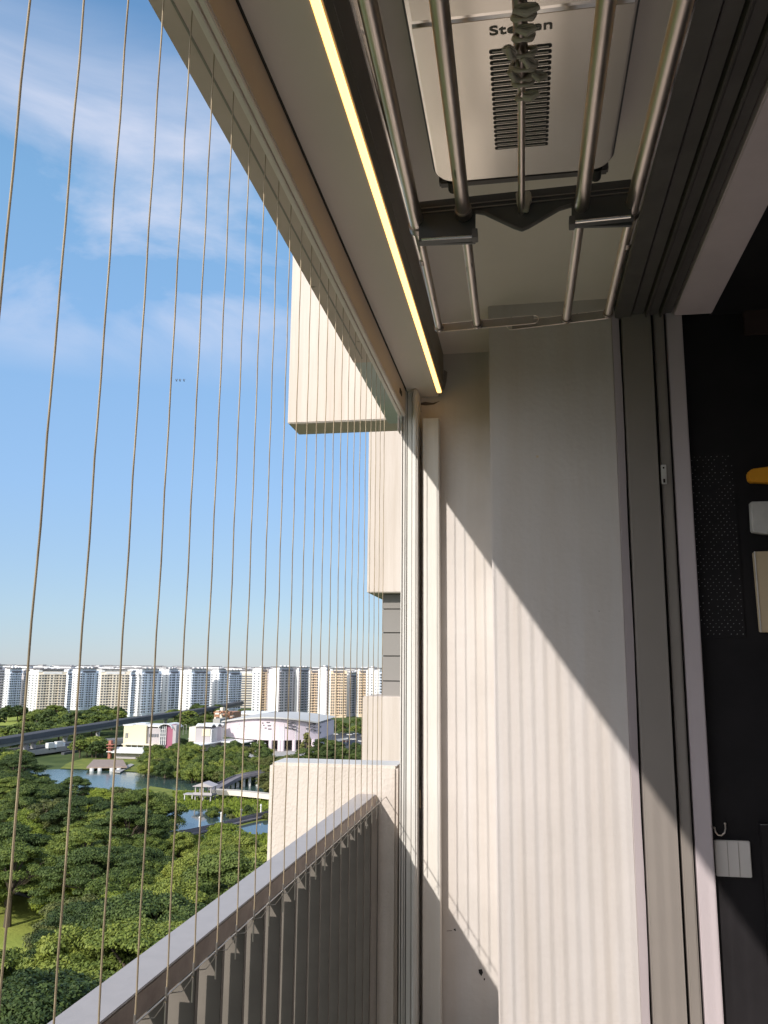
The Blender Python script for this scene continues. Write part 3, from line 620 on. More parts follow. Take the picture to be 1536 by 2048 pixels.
gpoly('marsh', [(300, 1572), (350, 1580), (410, 1582), (440, 1588), (545, 1592), (640, 1600), (800, 1605), (900, 1760), (560, 1760), (330, 1740), (260, 1640)], 'marsh', ZG+.25)
gpoly('pond', [(330, 1628), (348, 1621), (380, 1619), (420, 1619), (448, 1623), (462, 1632), (470, 1640), (440, 1648), (400, 1656), (362, 1660), (340, 1664), (325, 1650)], 'pond', ZG+.32)
gpoly('pond_small', [(396, 1674), (418, 1664), (445, 1661), (480, 1652), (520, 1642), (560, 1638), (640, 1640), (640, 1670), (535, 1669), (500, 1668), (452, 1672), (420, 1678)], 'pond', ZG+.33)
gpoly('lawn', [(-90, 1788), (0, 1786), (40, 1792), (150, 1812), (150, 1900), (90, 1960), (0, 1985), (-90, 1990)], 'lawn', ZG+.10)
gpoly('path', [(-60, 1776), (0, 1778), (40, 1785), (85, 1797), (85, 1803), (40, 1791), (0, 1784), (-60, 1782)], 'conc', ZG+.14)
gpoly('lawn_shade', [(-60, 1745), (40, 1745), (60, 1775), (-60, 1774)], 'lawn', ZG+.12)
gpoly('riverbank', [(120, 1537), (135, 1526), (165, 1517), (260, 1517), (300, 1500), (300, 1546), (265, 1543), (180, 1539)], 'marsh', ZG+.4)
gpoly('far_hill_grass', [(-20, 1428), (30, 1426), (70, 1436), (60, 1450), (-20, 1452)], 'lawn', ZG+.5)
gpoly('parking_area', [(640, 1470), (760, 1462), (760, 1500), (640, 1502)], 'asphalt', ZG+.05)
gpoly('plaza', [(440, 1490), (690, 1492), (700, 1510), (560, 1512), (500, 1520), (440, 1500)], 'conc', ZG+.06)
# ---------------- apartment blocks
def colray(px):
    d = ray(px, 1338-(1054-px)*.0095); return d.x/d.y
def make_block(xL, xM, xR, D, a, ytop, wl, wr, label, nL=3, nR=8, floors=15, blankL=True, roofhat=True, lo=0, winmat='glass', ledge=True):
    a = R(a); mL, mM, mR = colray(xL), colray(xM), colray(xR)
    P = Vector((mM*D, D)); uR = Vector((math.cos(a), math.sin(a))); uL = Vector((-math.sin(a), math.cos(a)))
    def hit(m, u): return (m*P.y-P.x)/(u.x-m*u.y)
    LR, LL = hit(mR, uR), hit(mL, uL)
    if LR < 0 or LR > 160: LR = 60
    if LL < 0 or LL > 160: LL = 40
    zt = at(xM, ytop, Y=D).z; z0 = ZG
    root = thing('apartment_block', label, 'apartment block', (P.x, P.y, ZG), 'high-rise apartment blocks across the river')
    wm = MB(); wm.obox(P, uR, uL, 0, LR, 0, LL, z0, zt); 
    # vertical relief: shallow projecting bays and fins on the window face
    nb_ = max(2, nR//3)
    for i in range(nb_):
        c0 = LR*(i+.12)/nb_; c1 = LR*(i+.62)/nb_
        wm.obox(P, uR, uL, c0, c1, -.9, 0.05, z0, zt-2.2)
    wm.cur = 0
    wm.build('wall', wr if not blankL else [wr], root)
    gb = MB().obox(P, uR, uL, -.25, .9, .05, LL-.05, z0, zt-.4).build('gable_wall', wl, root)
    fh = (zt-3.2-z0-3)/floors
    ww = LR/nR*.62; wh = fh*.54
    wmesh = MB().obox((0, 0), uR, uL, -ww/2, ww/2, -.10, .10, -wh/2, wh/2)
    first = None; cnt = 0; rest = MB(); n_tot = 0
    rows = list(range(floors))[::-1]
    for r in rows:
        z = z0+3+fh*(r+.5)
        for c in range(nR):
            cc = LR*(c+.5)/nR; inbay = any(LR*(i+.12)/nb_ < cc < LR*(i+.62)/nb_ for i in range(nb_)); off = -.9 if inbay else 0
            o2 = P+uR*cc+uL*(off-.06)
            if cnt < 96:
                if first is None:
                    first = wmesh.build('window', winmat, root); first.matrix_parent_inverse = Matrix.Identity(4); ob = first
                else: ob = first.copy(); C.objects.link(ob)
                ob.location = (o2.x-P.x, o2.y-P.y, z-ZG); cnt += 1
            else: rest.obox(o2, uR, uL, -ww/2, ww/2, -.10, .10, z-wh/2, z+wh/2)
    if rest.v: tag(rest.build('window_rows', winmat, root), kind='stuff')
    if ledge:
        lm = MB()
        for r in range(floors+1):
            z = z0+3+fh*r-.15; lm.obox(P, uR, uL, .2, LR-.1, -1.25, -.001, z-fh*.06, z+fh*.14)
        tag(lm.build('ledge_bands', wr, root), kind='stuff')
    if not blankL:
        lw = MB()
        for r in range(floors):
            z = z0+3+fh*(r+.5)
            for c in range(nL):
                cc = LL*(c+.5)/nL; lw.obox(P, uR, uL, -.42, -.24, cc-LL/nL*.18, cc+LL/nL*.18, z-wh*.4, z+wh*.4)
        tag(lw.build('gable_windows', 'glasslt', root), kind='stuff')
    if roofhat:
        rm = MB().obox(P, uR, uL, LR*.08, LR*.9, LL*.1, LL*.8, zt, zt+2.2).build('roof_tank', wl, root)
        MB().obox(P, uR, uL, LR*.02, LR*.96, -1.2, LL*.9, zt+2.2, zt+2.8).build('roof_canopy', 'hroof', root)
        MB().obox(P, uR, uL, LR*.15, LR*.8, -1.0, .5, zt-2.6, zt-.4).build('parapet_band', 'hroof' if wr != 'hwarm' else 'hwhite', root)
        MB().obox(P, uR, uL, -.4, LR*.12, -.4, LL*.3, zt-.5, zt+1.6).build('corner_turret', wl, root)
        for f_ in (.3, .55, .75): MB().obox(P, uR, uL, LR*f_, LR*f_+2.5, LL*.3, LL*.3+2.5, zt+2.8, zt+4.0).build('lift_room', wl, root)
    return root
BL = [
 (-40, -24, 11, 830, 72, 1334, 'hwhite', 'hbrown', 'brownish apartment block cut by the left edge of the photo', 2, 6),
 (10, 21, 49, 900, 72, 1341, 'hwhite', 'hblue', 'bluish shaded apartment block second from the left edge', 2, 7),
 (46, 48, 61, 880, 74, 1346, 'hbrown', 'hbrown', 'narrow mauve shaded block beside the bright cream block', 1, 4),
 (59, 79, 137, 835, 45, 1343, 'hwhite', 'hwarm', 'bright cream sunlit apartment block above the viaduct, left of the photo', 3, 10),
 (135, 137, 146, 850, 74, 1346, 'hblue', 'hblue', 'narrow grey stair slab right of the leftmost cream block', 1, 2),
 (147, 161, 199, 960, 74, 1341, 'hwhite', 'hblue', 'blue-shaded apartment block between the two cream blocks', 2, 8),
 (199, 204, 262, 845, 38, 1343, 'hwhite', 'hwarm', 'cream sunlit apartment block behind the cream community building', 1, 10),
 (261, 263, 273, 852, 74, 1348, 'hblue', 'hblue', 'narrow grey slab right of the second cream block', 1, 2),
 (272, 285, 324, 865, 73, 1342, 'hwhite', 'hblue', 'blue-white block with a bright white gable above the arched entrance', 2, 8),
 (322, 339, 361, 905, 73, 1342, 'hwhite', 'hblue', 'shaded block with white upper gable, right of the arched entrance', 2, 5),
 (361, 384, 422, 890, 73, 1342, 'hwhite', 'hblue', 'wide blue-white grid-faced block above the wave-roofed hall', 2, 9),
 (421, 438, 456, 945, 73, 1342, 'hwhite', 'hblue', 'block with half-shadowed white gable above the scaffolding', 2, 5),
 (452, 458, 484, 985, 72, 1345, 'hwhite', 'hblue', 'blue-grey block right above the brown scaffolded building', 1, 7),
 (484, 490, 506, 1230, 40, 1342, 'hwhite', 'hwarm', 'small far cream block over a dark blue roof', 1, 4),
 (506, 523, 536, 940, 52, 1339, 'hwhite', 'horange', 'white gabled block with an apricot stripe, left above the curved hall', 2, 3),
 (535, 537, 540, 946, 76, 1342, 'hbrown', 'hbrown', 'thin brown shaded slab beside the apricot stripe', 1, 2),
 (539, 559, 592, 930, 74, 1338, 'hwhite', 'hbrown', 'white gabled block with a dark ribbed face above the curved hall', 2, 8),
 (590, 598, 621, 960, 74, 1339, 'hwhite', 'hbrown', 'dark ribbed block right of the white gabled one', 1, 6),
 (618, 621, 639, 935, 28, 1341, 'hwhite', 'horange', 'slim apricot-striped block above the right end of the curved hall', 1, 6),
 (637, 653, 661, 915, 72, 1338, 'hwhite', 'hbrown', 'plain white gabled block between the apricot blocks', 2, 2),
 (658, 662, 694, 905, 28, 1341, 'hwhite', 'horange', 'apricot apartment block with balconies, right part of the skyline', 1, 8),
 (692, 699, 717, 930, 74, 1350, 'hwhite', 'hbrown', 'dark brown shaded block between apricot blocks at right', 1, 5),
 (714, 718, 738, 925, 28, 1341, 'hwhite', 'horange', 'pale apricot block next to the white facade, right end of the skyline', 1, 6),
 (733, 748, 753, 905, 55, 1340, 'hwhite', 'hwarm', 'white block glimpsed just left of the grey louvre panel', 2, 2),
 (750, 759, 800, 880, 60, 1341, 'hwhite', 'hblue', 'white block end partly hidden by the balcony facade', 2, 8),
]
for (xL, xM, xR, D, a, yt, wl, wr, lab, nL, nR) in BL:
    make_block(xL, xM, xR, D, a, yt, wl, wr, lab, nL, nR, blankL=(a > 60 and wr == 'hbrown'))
# far skyline: simple slabs beyond, copies of three types
protos = []
for j, (w_, d_, m_) in enumerate(((46, 14, 'hwhite'), (34, 16, 'hwarm'), (52, 13, 'hblue'))):
    t = thing('distant_block', '', 'apartment block', (0, 0, 0))
    MB().box(-w_/2, w_/2, 0, d_, 0, 49).build('wall', m_, t)
    wn = MB()
    for r in range(14): wn.box(-w_/2+1.5, w_/2-1.5, -.12, .05, 4+r*3.1, 5.5+r*3.1)
    tag(wn.build('window_rows', 'glasslt', t), kind='stuff')
    MB().box(-w_*.3, w_*.25, 3, d_-2, 49, 52).build('roof_tank', 'hwhite', t); MB().box(-w_*.35, w_*.3, 2, d_-1, 52, 52.7).build('roof_canopy', 'hroof', t)
    protos.append(t)
k = 0
for row, D in enumerate((1080, 1250, 1450, 1700, 2050, 2500)):
    px = -30+row*9
    while px < 775:
        if k < 3: o = protos[k]
        else: o = copy_tree(protos[random.randrange(3)])
        X = colray(px)*D; dz = 52.5 if D < 1300 else 53.5
        o.location = (X, D+random.uniform(-30, 30), ZG-(2.2 if D < 1300 else 1.0)+random.uniform(-2.5, 1.2)+(D-1000)*.0012); o.rotation_euler = (0, 0, R(random.choice((-18, 12, 25, -30))))
        o['label'] = 'pale distant apartment block among the roofs on the horizon'; o['group'] = 'distant apartment blocks on the horizon'
        px += random.uniform(24, 46)*(1080/D)**.25; k += 1
# ---------------- viaduct
vd = thing('rail_viaduct', 'long grey elevated rail viaduct crossing above the river road', 'viaduct', tuple(g(60, 1520)))
top = [((-60, 1484), 420), ((0, 1476.5), 447), ((60, 1467), 480), ((120, 1457), 525), ((180, 1449), 580), ((245, 1438), 650), ((300, 1431), 705), ((360, 1423), 780), ((430, 1413), 860), ((480, 1403), 930)]
pt = [at(x, y, Y=D) for (x, y), D in top]
def ribbon(pts, half, z0, z1):
    m_ = MB(); vs_ = []
    for i, p_ in enumerate(pts):
        d = (pts[min(i+1, len(pts)-1)]-pts[max(0, i-1)]); n_ = Vector((d.y, -d.x, 0)).normalized()
        for s_, z in ((1, z1), (-1, z1), (-1, z0), (1, z0)): vs_.append((p_.x+n_.x*half*s_, p_.y+n_.y*half*s_, p_.z+z))
    for i in range(len(pts)-1):
        for k in range(4): m_.f.append([4*i+k, 4*i+(k+1) % 4, 4*i+4+(k+1) % 4, 4*i+4+k]); m_.m.append(0)
    m_.v = vs_; e_ = 4*(len(pts)-1); m_.f += [[0, 1, 2, 3], [e_+3, e_+2, e_+1, e_]]; m_.m += [0, 0]
    return m_
ribbon(pt, 4.6, -3.0, 0).build('parapet_girder', 'concdk', vd)
ribbon(pt, 3.0, -4.6, -3.02).build('girder_soffit', 'conc', vd)
ribbon([Vector((p_.x, p_.y, p_.z)) for p_ in pt], 3.9, .01, .12).build('track_bed', 'asphalt', vd)
for (px, dd) in ((-20, 0), (54, 0), (68, 0), (131, 0), (196, 0), (262, 0), (330, 0), (400, 0)):
    i = max(j for j in range(len(top)) if top[j][0][0] <= px); j = min(i+1, len(top)-1)
    f_ = (px-top[i][0][0])/(top[j][0][0]-top[i][0][0]); p_ = pt[i].lerp(pt[j], f_)
    MB().tube([(p_.x, p_.y, ZG), (p_.x, p_.y, p_.z-6.5), (p_.x, p_.y, p_.z-4.6)], [1.5, 1.5, 2.8], 10).build('pier', 'conc', vd)
# road bridge under viaduct and its vehicles
rb = thing('road_bridge', 'low grey road bridge crossing the river beneath the viaduct', 'bridge', tuple(g(90, 1520)))
rp = [at(x, y, Z=ZG+3) for x, y in ((-60, 1516), (20, 1505), (70, 1499), (120, 1492.5), (170, 1487), (230, 1482), (290, 1478))]
ribbon(rp, 9, -1.6, 0).build('deck', 'conc', rb); ribbon(rp, 8, .01, .05).build('road_surface', 'asphalt', rb)
for s_ in (9.3, -9.3):
    pp = []
    for i, p_ in enumerate(rp):
        d = (rp[min(i+1, len(rp)-1)]-rp[max(0, i-1)]); n_ = Vector((d.y, -d.x, 0)).normalized(); pp.append(p_+n_*s_)
    ribbon(pp, .25, -1.8, 1.1).build('bridge_parapet', 'conc', rb)
for px in (60, 100, 140): p_ = g(px, 1530); MB().obox((at(px, 1497, Z=ZG+3).x, at(px, 1497, Z=ZG+3).y), (1, 0), (0, 1), -1, 1, -8, 8, ZG, ZG+1.4).build('bridge_pier', 'concdk', rb)
def truck(px, py, lab):
    p_ = at(px, py, Z=ZG+3.05); t = thing('box_truck', lab, 'truck', tuple(p_), 'trucks on the road bridge'); q_ = Vector(p_)
    d = (rp[4]-rp[3]).normalized(); u = (d.x, d.y); v_ = (-d.y, d.x); o = (q_.x, q_.y)
    MB().obox(o, u, v_, -3.2, 2.0, -1.2, 1.2, q_.z+.9, q_.z+4.0).build('cargo_box', 'white', t, bevel=.06)
    MB().obox(o, u, v_, 2.1, 4.0, -1.1, 1.1, q_.z+.7, q_.z+2.9).build('cab', 'hblue', t, bevel=.2)
    MB().obox(o, u, v_, 3.6, 4.05, -.9, .9, q_.z+1.8, q_.z+2.6).build('windscreen', 'glass', t)
    MB().obox(o, u, v_, -3.1, 3.8, -.9, .9, q_.z+.45, q_.z+.88).build('chassis', 'concdk', t)
    for a_ in (-2.2, 2.8):
        for b_ in (-1.1, 1.1):
            c_ = (q_.x+u[0]*a_+v_[0]*b_, q_.y+u[1]*a_+v_[1]*b_, q_.z+.45); MB().tube([(c_[0]-v_[0]*.15, c_[1]-v_[1]*.15, c_[2]), (c_[0]+v_[0]*.15, c_[1]+v_[1]*.15, c_[2])], .45, 12).build('wheel', 'groove', t)
truck(101, 1499, 'white box truck on the road bridge, left of the two'); truck(118, 1496, 'white box truck on the road bridge, right of the two, by the pier')
# ---------------- community building (cream, arched glass entrance)
def face(o, name_m): pass
cbt = thing('community_building', 'cream flat-roofed building with arched white-roofed glass entrance above the river dock', 'building', tuple(g(280, 1500)))
D = 515
def PX(px, py, D): v = at(px, py, Y=D); return v
def vbox(px0, px1, py0, py1, D, depth, name, m, root, zbase=None, bevel=0):
    a_, b_ = PX(px0, (py0+py1)/2, D), PX(px1, (py0+py1)/2, D); zt = PX((px0+px1)/2, py0, D).z; zb = zbase if zbase is not None else PX((px0+px1)/2, py1, D).z
    return MB().box(a_.x, b_.x, D, D+depth, zb, zt).build(name, m, root, bevel=bevel)
vbox(247, 292, 1450, 1492, D, 16, 'main_hall', 'cream', cbt, ZG+2)
vbox(246, 266, 1449.5, 1451.5, D-.3, 17, 'roof_edge', 'white', cbt)
vbox(265, 296, 1452, 1463, D+3, 14, 'roof_terrace_wall', 'greywall', cbt)
vbox(272, 290, 1446.5, 1452, D+8, 8, 'plant_room', 'hblue', cbt)
vbox(292, 320, 1456, 1492, D+2, 14, 'side_wing', 'greywall', cbt, ZG+2)
vbox(288, 322, 1450, 1453.5, D+1, 16, 'wing_roof', 'white', cbt)
for x in (298, 303, 308, 313): vbox(x, x+3.6, 1468, 1474, D+1.7, .3, 'window', 'glasslt', cbt)
vbox(320, 331.5, 1452, 1486, D-2, 8, 'glass_tower', 'glasslt', cbt, ZG+2)
for x in (319.6, 323.6, 327.6, 331.2): vbox(x, x+.9, 1451, 1490, D-2.4, .4, 'mullion', 'white', cbt)
for y_ in (1452, 1459, 1466, 1473, 1480): vbox(320.6, 331, y_, y_+.7, D-2.35, .3, 'transom', 'white', cbt)
vbox(332, 346, 1449, 1486, D-1.4, 7, 'magenta_wall', 'magenta', cbt, ZG+2)
vbox(345.5, 352, 1450, 1484, D-1.6, 7, 'end_wall_panel', 'greywall', cbt, ZG+2)
arc = MB(); c_ = PX(332, 1455, D-3); n = 14; r_o = PX(346, 1455, D-3).x-c_.x; ring = []
for k in range(n+1): an = math.pi*k/n; ring.append((c_.x+r_o*math.cos(an), c_.z-.5+r_o*.62*math.sin(an)))
inner = [(x_*.0+c_.x+(x_-c_.x)*.93, c_.z-.5+(z_-c_.z+.5)*.88) for x_, z_ in ring]
arc.prism(ring+inner[::-1], 'y', D-4.5, D+12); arc.build('arched_roof', 'white', cbt, smooth=False)
for x in (251, 254): vbox(x, x+2, 1466, 1476, D-.15, .2, 'window', 'glasslt', cbt)
vbox(243, 318, 1488.5, 1490.5, D-5, 8, 'canopy_slab', 'hwarm', cbt)
for x in (250, 262, 274, 286, 298): vbox(x, x+1, 1490, 1497, D-4.6, .5, 'canopy_post', 'white', cbt, ZG+1)
pv = thing('riverside_pavilion', 'low white pitched-roof riverside pavilion in front of the cream building', 'pavilion', tuple(g(255, 1515)))
vbox(229, 282, 1505, 1510, 470, 10, 'pavilion_wall', 'greywall', pv, ZG+.3)
a_, b_ = PX(224, 1504, 467), PX(286, 1504, 467); zr = PX(250, 1495, 470).z
MB().prism([(467-1, a_.z), (473, zr), (481, a_.z+.2), (481, a_.z-.2), (467-1, a_.z-.4)], 'x', a_.x, b_.x).build('pavilion_roof', 'white', pv)
rtw = thing('red_beacon_tower', 'small red and white lookout tower at the river edge left of the pavilion', 'tower', tuple(g(219, 1515)))
vbox(216.5, 221.5, 1481, 1508, 468, 2.2, 'tower_shaft', 'red', rtw, ZG)
for y_ in (1489, 1495, 1503): vbox(212.5, 225, y_, y_+1.3, 466, 5, 'tower_deck', 'white' if y_ > 1500 else 'red', rtw)
# dock
dk = thing('river_dock', 'brown timber riverside deck on white piles at the water edge', 'dock', tuple(g(220, 1535)))
P4 = [g(x, y, ZG+2.2) for x, y in ((173, 1534), (187, 1519), (246, 1519), (254, 1533))]
MB().add([tuple(p_) for p_ in P4]+[(p_.x, p_.y, p_.z-.7) for p_ in P4], [(0, 1, 2, 3), (7, 6, 5, 4), (0, 4, 5, 1), (1, 5, 6, 2), (2, 6, 7, 3), (3, 7, 4, 0)]).build('deck', 'timber', dk)
for px in (182, 198, 222, 236): p_ = at(px, 1535, Z=ZG+2); MB().tube([(p_.x, p_.y+1, ZG-1), (p_.x, p_.y+1, ZG+1.6)], 1.1, 10).build('pile', 'white', dk)
P4 = [g(x, y, ZG+.9) for x, y in ((224, 1542), (262, 1527), (268, 1529), (240, 1544))]
MB().add([tuple(p_) for p_ in P4]+[(p_.x, p_.y, p_.z-.5) for p_ in P4], [(0, 1, 2, 3), (7, 6, 5, 4), (0, 4, 5, 1), (1, 5, 6, 2), (2, 6, 7, 3), (3, 7, 4, 0)]).build('boat_ramp', 'conc', dk)
# wave-roofed hall
wh_ = thing('wave_roof_hall', 'beige hall with a wavy white roof beside the curved building', 'building', tuple(g(420, 1490)))
vbox(391, 421, 1457, 1477, 520, 20, 'hall_wall', 'greywall', wh_, ZG+1)
vbox(404, 420, 1458.5, 1472, 519.6, .5, 'hall_panel', 'cream', wh_); vbox(378, 391, 1454, 1476, 524, 14, 'annex', 'hwarm', wh_, ZG+1)
a_ = PX(421, 1460, 520); b_ = PX(447, 1455, 548)
fm = MB()
for i in range(13):
    f_ = i/13; p_ = a_.lerp(b_, f_); fm.box(p_.x, p_.x+.8, p_.y, p_.y+.8, ZG+2, PX(421+26*f_, 1458.5-3*f_, p_.y).z)
fm.build('fin_columns', 'white', wh_)
MB().add([(a_.x+.5, a_.y+1.2, ZG+2), (b_.x, b_.y+1.2, ZG+2), (b_.x, b_.y+1.2, b_.z+2), (a_.x+.5, a_.y+1.2, a_.z)], [(0, 1, 2, 3)]).build('fin_backing', 'fascia', wh_)
wr_ = MB(); L0 = PX(389, 1458, 519.5); wav = []
n = 24
for i in range(n+1):
    f_ = i/n; p_ = a_.lerp(b_, f_); hgt = PX(421+26*f_, 1456-3.5*f_, p_.y).z+2.2*abs(math.sin(f_*math.pi*2.2+.3)); wav.append((p_.x+.5, p_.y, hgt))
back = [(x-(a_.x-L0.x), y+0, z+.4) for x, y, z in wav]
wr_.add(wav+back+[(x, y, z-.5) for x, y, z in wav]+[(x, y, z-.5) for x, y, z in back], [(i, i+1, n+2+i, n+1+i) for i in range(n)]+[(i, 2*n+2+i, 2*n+3+i, i+1) for i in range(n)])
wr_.build('wave_roof', 'white', wh_, smooth=True)
cn = thing('entrance_canopy', 'flat pale walkway canopies in front of the wave-roofed hall', 'canopy', tuple(g(420, 1495)))
def slab(pxs, z, th, name, m, root):
    v_ = [g(x, y, z) for x, y in pxs]; n = len(v_)
    return MB().add([tuple(p_) for p_ in v_]+[(p_.x, p_.y, p_.z-th) for p_ in v_], [tuple(range(n)), tuple(range(2*n-1, n-1, -1))]+[(i, n+i, n+(i+1) % n, (i+1) % n) for i in range(n)]).build(name, m, root)
slab(((376, 1476), (398, 1475), (440, 1479), (470, 1476), (512, 1480), (486, 1485), (440, 1483), (420, 1487), (396, 1491), (386, 1484)), ZG+6, .5, 'canopy_roof', 'hwhite', cn)
slab(((500, 1486), (532, 1486), (518, 1493), (512, 1493)), ZG+5, .4, 'canopy_roof', 'white', cn)
for px, py in ((433, 1489), (446, 1489), (473, 1491), (478, 1491), (515, 1497), (398, 1492)):
    p_ = at(px, 1483, Z=ZG+5.5); MB().tube([(p_.x, p_.y, ZG), (p_.x, p_.y, ZG+5.5)], .35, 8).build('canopy_post', 'white', cn)
# curved hall
ah = thing('curved_hall', 'large pinkish-white hall with a curved grey roof and tall pillars', 'hall', tuple(g(560, 1500)))
DA = 560
n = 26; fx = [450+(638-450)*i/n for i in range(n+1)]
def arcY(f): return DA-22*math.sin(math.pi*min(1, max(0, f*.9+.05)))
walls = []; tops = []
for i, px in enumerate(fx):
    f_ = i/n; D = arcY(f_); ytop = 1447-11.5*math.sin(math.pi*(f_*.82+.14))+2.0; p_ = PX(px, ytop, D); walls.append(p_)
wm = MB(); zbt = PX(540, 1480, DA-20).z
vs_ = [(p_.x, p_.y, zbt) for p_ in walls]+[(p_.x, p_.y, p_.z) for p_ in walls]+[(p_.x, p_.y+45, zbt) for p_ in walls]+[(p_.x, p_.y+45, p_.z) for p_ in walls]; k = n+1
wm.add(vs_, [(i, i+1, k+i+1, k+i) for i in range(n)]+[(k+i, k+i+1, 3*k+i+1, 3*k+i) for i in range(n)]+[(2*k+i, 2*k+i+1, i+1, i) for i in range(n)]+[(0, k, 3*k, 2*k), (n, 2*k+n, 3*k+n, k+n)])
wm.build('curved_wall', 'pink', ah)
rm = MB(); rf = []
for i in range(-2, n+1):
    ii = max(0, i); px = fx[ii]+(i if i < 0 else 0)*3.5; f_ = ii/n; D = arcY(f_)-3.5; ytop = 1445.5-11.5*math.sin(math.pi*(f_*.82+.14))+(.8*-i if i < 0 else 0); rf.append(PX(px, ytop, D))
kk = len(rf)
vs_ = [(p_.x, p_.y, p_.z) for p_ in rf]+[(p_.x, p_.y, p_.z-.9) for p_ in rf]+[(p_.x, p_.y+52, p_.z+.8) for i, p_ in enumerate(rf)]
rm.add(vs_, [(i, i+1, kk+i+1, kk+i) for i in range(kk-1)]+[(i, 2*kk+i, 2*kk+i+1, i+1) for i in range(kk-1)]+[(kk+i, kk+i+1, 2*kk+i+1, 2*kk+i) for i in range(kk-1)])
rm.build('curved_roof', 'mallroof', ah, smooth=True)
e0 = walls[-1]; e1 = PX(664, 1444, DA+40)
side = MB(); side.add([(e0.x+.1, e0.y, ZG+1), (e1.x, e1.y, ZG+1), (e1.x, e1.y, e1.z), (e0.x+.1, e0.y, e0.z+.4)], [(0, 1, 2, 3)])
side.add([(e0.x-.9, e0.y+.6, ZG+1), (e1.x-.9, e1.y+.6, ZG+1), (e1.x-.9, e1.y+.6, e1.z), (e0.x-.9, e0.y+.6, e0.z+.4)], [(3, 2, 1, 0)]); side.build('shaded_end_wall', 'greywall', ah)
for r in range(4):
    for c in range(7):
        if (r+c) % 2: continue
        f_ = .08+c*.13; p_ = e0.lerp(e1, f_); u = (e1-e0); u.z = 0; u.normalize(); z = e0.z-2.2-r*1.9
        MB().obox((p_.x, p_.y), (u.x, u.y), (u.y, -u.x), 0, 2.6, .0, .25, z-.6, z+.6).build('lattice_tile', 'concdk', ah)
random.seed(11)
for cx in (485, 530, 580, 622):
    for r, (dx, dy) in enumerate(((0, 0), (9, -1), (2, 4.5), (11, 5.5), (-4, 9), (5, 10), (12, 12))):
        px = cx-6+dx; py = 1450-4*math.sin(math.pi*(px-450)/190)+dy; f_ = (px-450)/188; D = arcY(f_)-.25; p_ = PX(px, py, D); MB().box(p_.x, p_.x+2.4, D-.05, D+.6, p_.z-.3, p_.z+.35).build('slit_window', 'concdk', ah)
px = 477
while px < 636:
    f_ = (px-450)/188; D = arcY(f_); p_ = PX(px, 1440, D); MB().box(p_.x-.12, p_.x+.12, D-.35, D+.1, zbt+.1, PX(px, 1448, D).z).build('wall_seam', 'white', ah); px += 23
for px in (518, 541, 559, 565, 588, 606, 626):
    f_ = (px-450)/188; D = arcY(f_)+.5; p_ = PX(px, 1490, D); MB().tube([(p_.x, D, ZG), (p_.x, D, zbt)], 1.25, 10).build('pillar', 'pink', ah)
vbox(505, 640, 1481, 1500, DA+5, 2, 'recessed_shopfront', 'fascia', ah, ZG)
px = 508
while px < 636: vbox(px, px+5, 1491, 1496, DA+4.7, .2, 'shop_window', 'glasslt', ah, ZG+.6); px += 9
# scaffolded building
sc_ = thing('scaffolded_building', 'brown scaffold-wrapped building behind the wave-roofed hall', 'building', tuple(g(445, 1450)))
for i in range(26):
    px = 427+random.random()*34; py = 1421+random.random()*14; vbox(px, px+random.uniform(2, 8), py, py+random.uniform(1, 4), 650+random.random()*30, 6, 'scaffold_deck', 'rust' if i % 4 else 'hwarm', sc_)
vbox(428, 466, 1424, 1446, 682, 20, 'building_core', 'rust', sc_, ZG); vbox(440, 445, 1415, 1425, 670, 6, 'lift_tower', 'hwarm', sc_, ZG)
vbox(426, 440, 1438, 1447, 640, 20, 'site_office', 'conc', sc_, ZG)
lw_ = thing('low_terminal_building', 'long low pale building with layered flat roofs behind the curved hall', 'building', tuple(g(490, 1440)))
vbox(462, 520, 1429, 1438, 760, 40, 'terminal_wall', 'greywall', lw_, ZG); vbox(455, 522, 1427, 1429, 755, 50, 'terminal_roof', 'hwhite', lw_); vbox(460, 524, 1433, 1434.5, 740, 20, 'lower_roof', 'hwarm', lw_)
vbox(486, 506, 1376, 1392, 1150, 40, 'dark_upper_hall', 'hblue', lw_, ZG)
# boardwalks
def lift(pxs, z): return [g(x, y, z) for x, y in pxs]
bw = thing('footbridge', 'dark curved footbridge rising over the river on pale piers', 'footbridge', tuple(g(480, 1580)))
zs_b = [.9, 1.5, 2.6, 3.6, 4.2, 4.6, 4.8]; fb = [at(x, y, Z=ZG+z+1.1) for (x, y), z in zip(((428, 1578), (445, 1569), (462, 1560), (478, 1553), (495, 1549), (520, 1545), (560, 1540)), zs_b)]
ribbon(fb, 2.2, -1.1, -.1).build('bridge_deck', 'walk', bw); 
for s_ in (2.3, -2.3):
    pp = []
    for i, p_ in enumerate(fb):
        d = (fb[min(i+1, 6)]-fb[max(0, i-1)]); n_ = Vector((d.y, -d.x, 0)).normalized(); pp.append(p_+n_*s_)
    ribbon(pp, .12, -.6, .6).build('bridge_railing', 'walk', bw)
for f_ in (.16, .28, .38, .48, .60, .70, .80, .90):
    i = int(f_*6); p_ = fb[i].lerp(fb[i+1], f_*6-i); MB().box(p_.x-.5, p_.x+.5, p_.y-.5, p_.y+.5, ZG-.5, p_.z-1.0).build('pier', 'white', bw)
bw2 = thing('boardwalk', 'straight pale boardwalk with slatted side across the marsh', 'boardwalk', tuple(g(490, 1598)))
f2 = [at(x, y, Z=ZG+2.2) for x, y in ((428, 1584), (470, 1586), (510, 1590), (560, 1596))]
ribbon(f2, 1.8, -.6, 0).build('walk_deck', 'conc', bw2); ribbon([p_+Vector((0, -2, 0)) for p_ in f2], .1, -.7, 1.1).build('side_railing', 'hwarm', bw2); ribbon([p_+Vector((0, 2, 0)) for p_ in f2], .1, 0, 1.1).build('side_railing', 'conc', bw2)
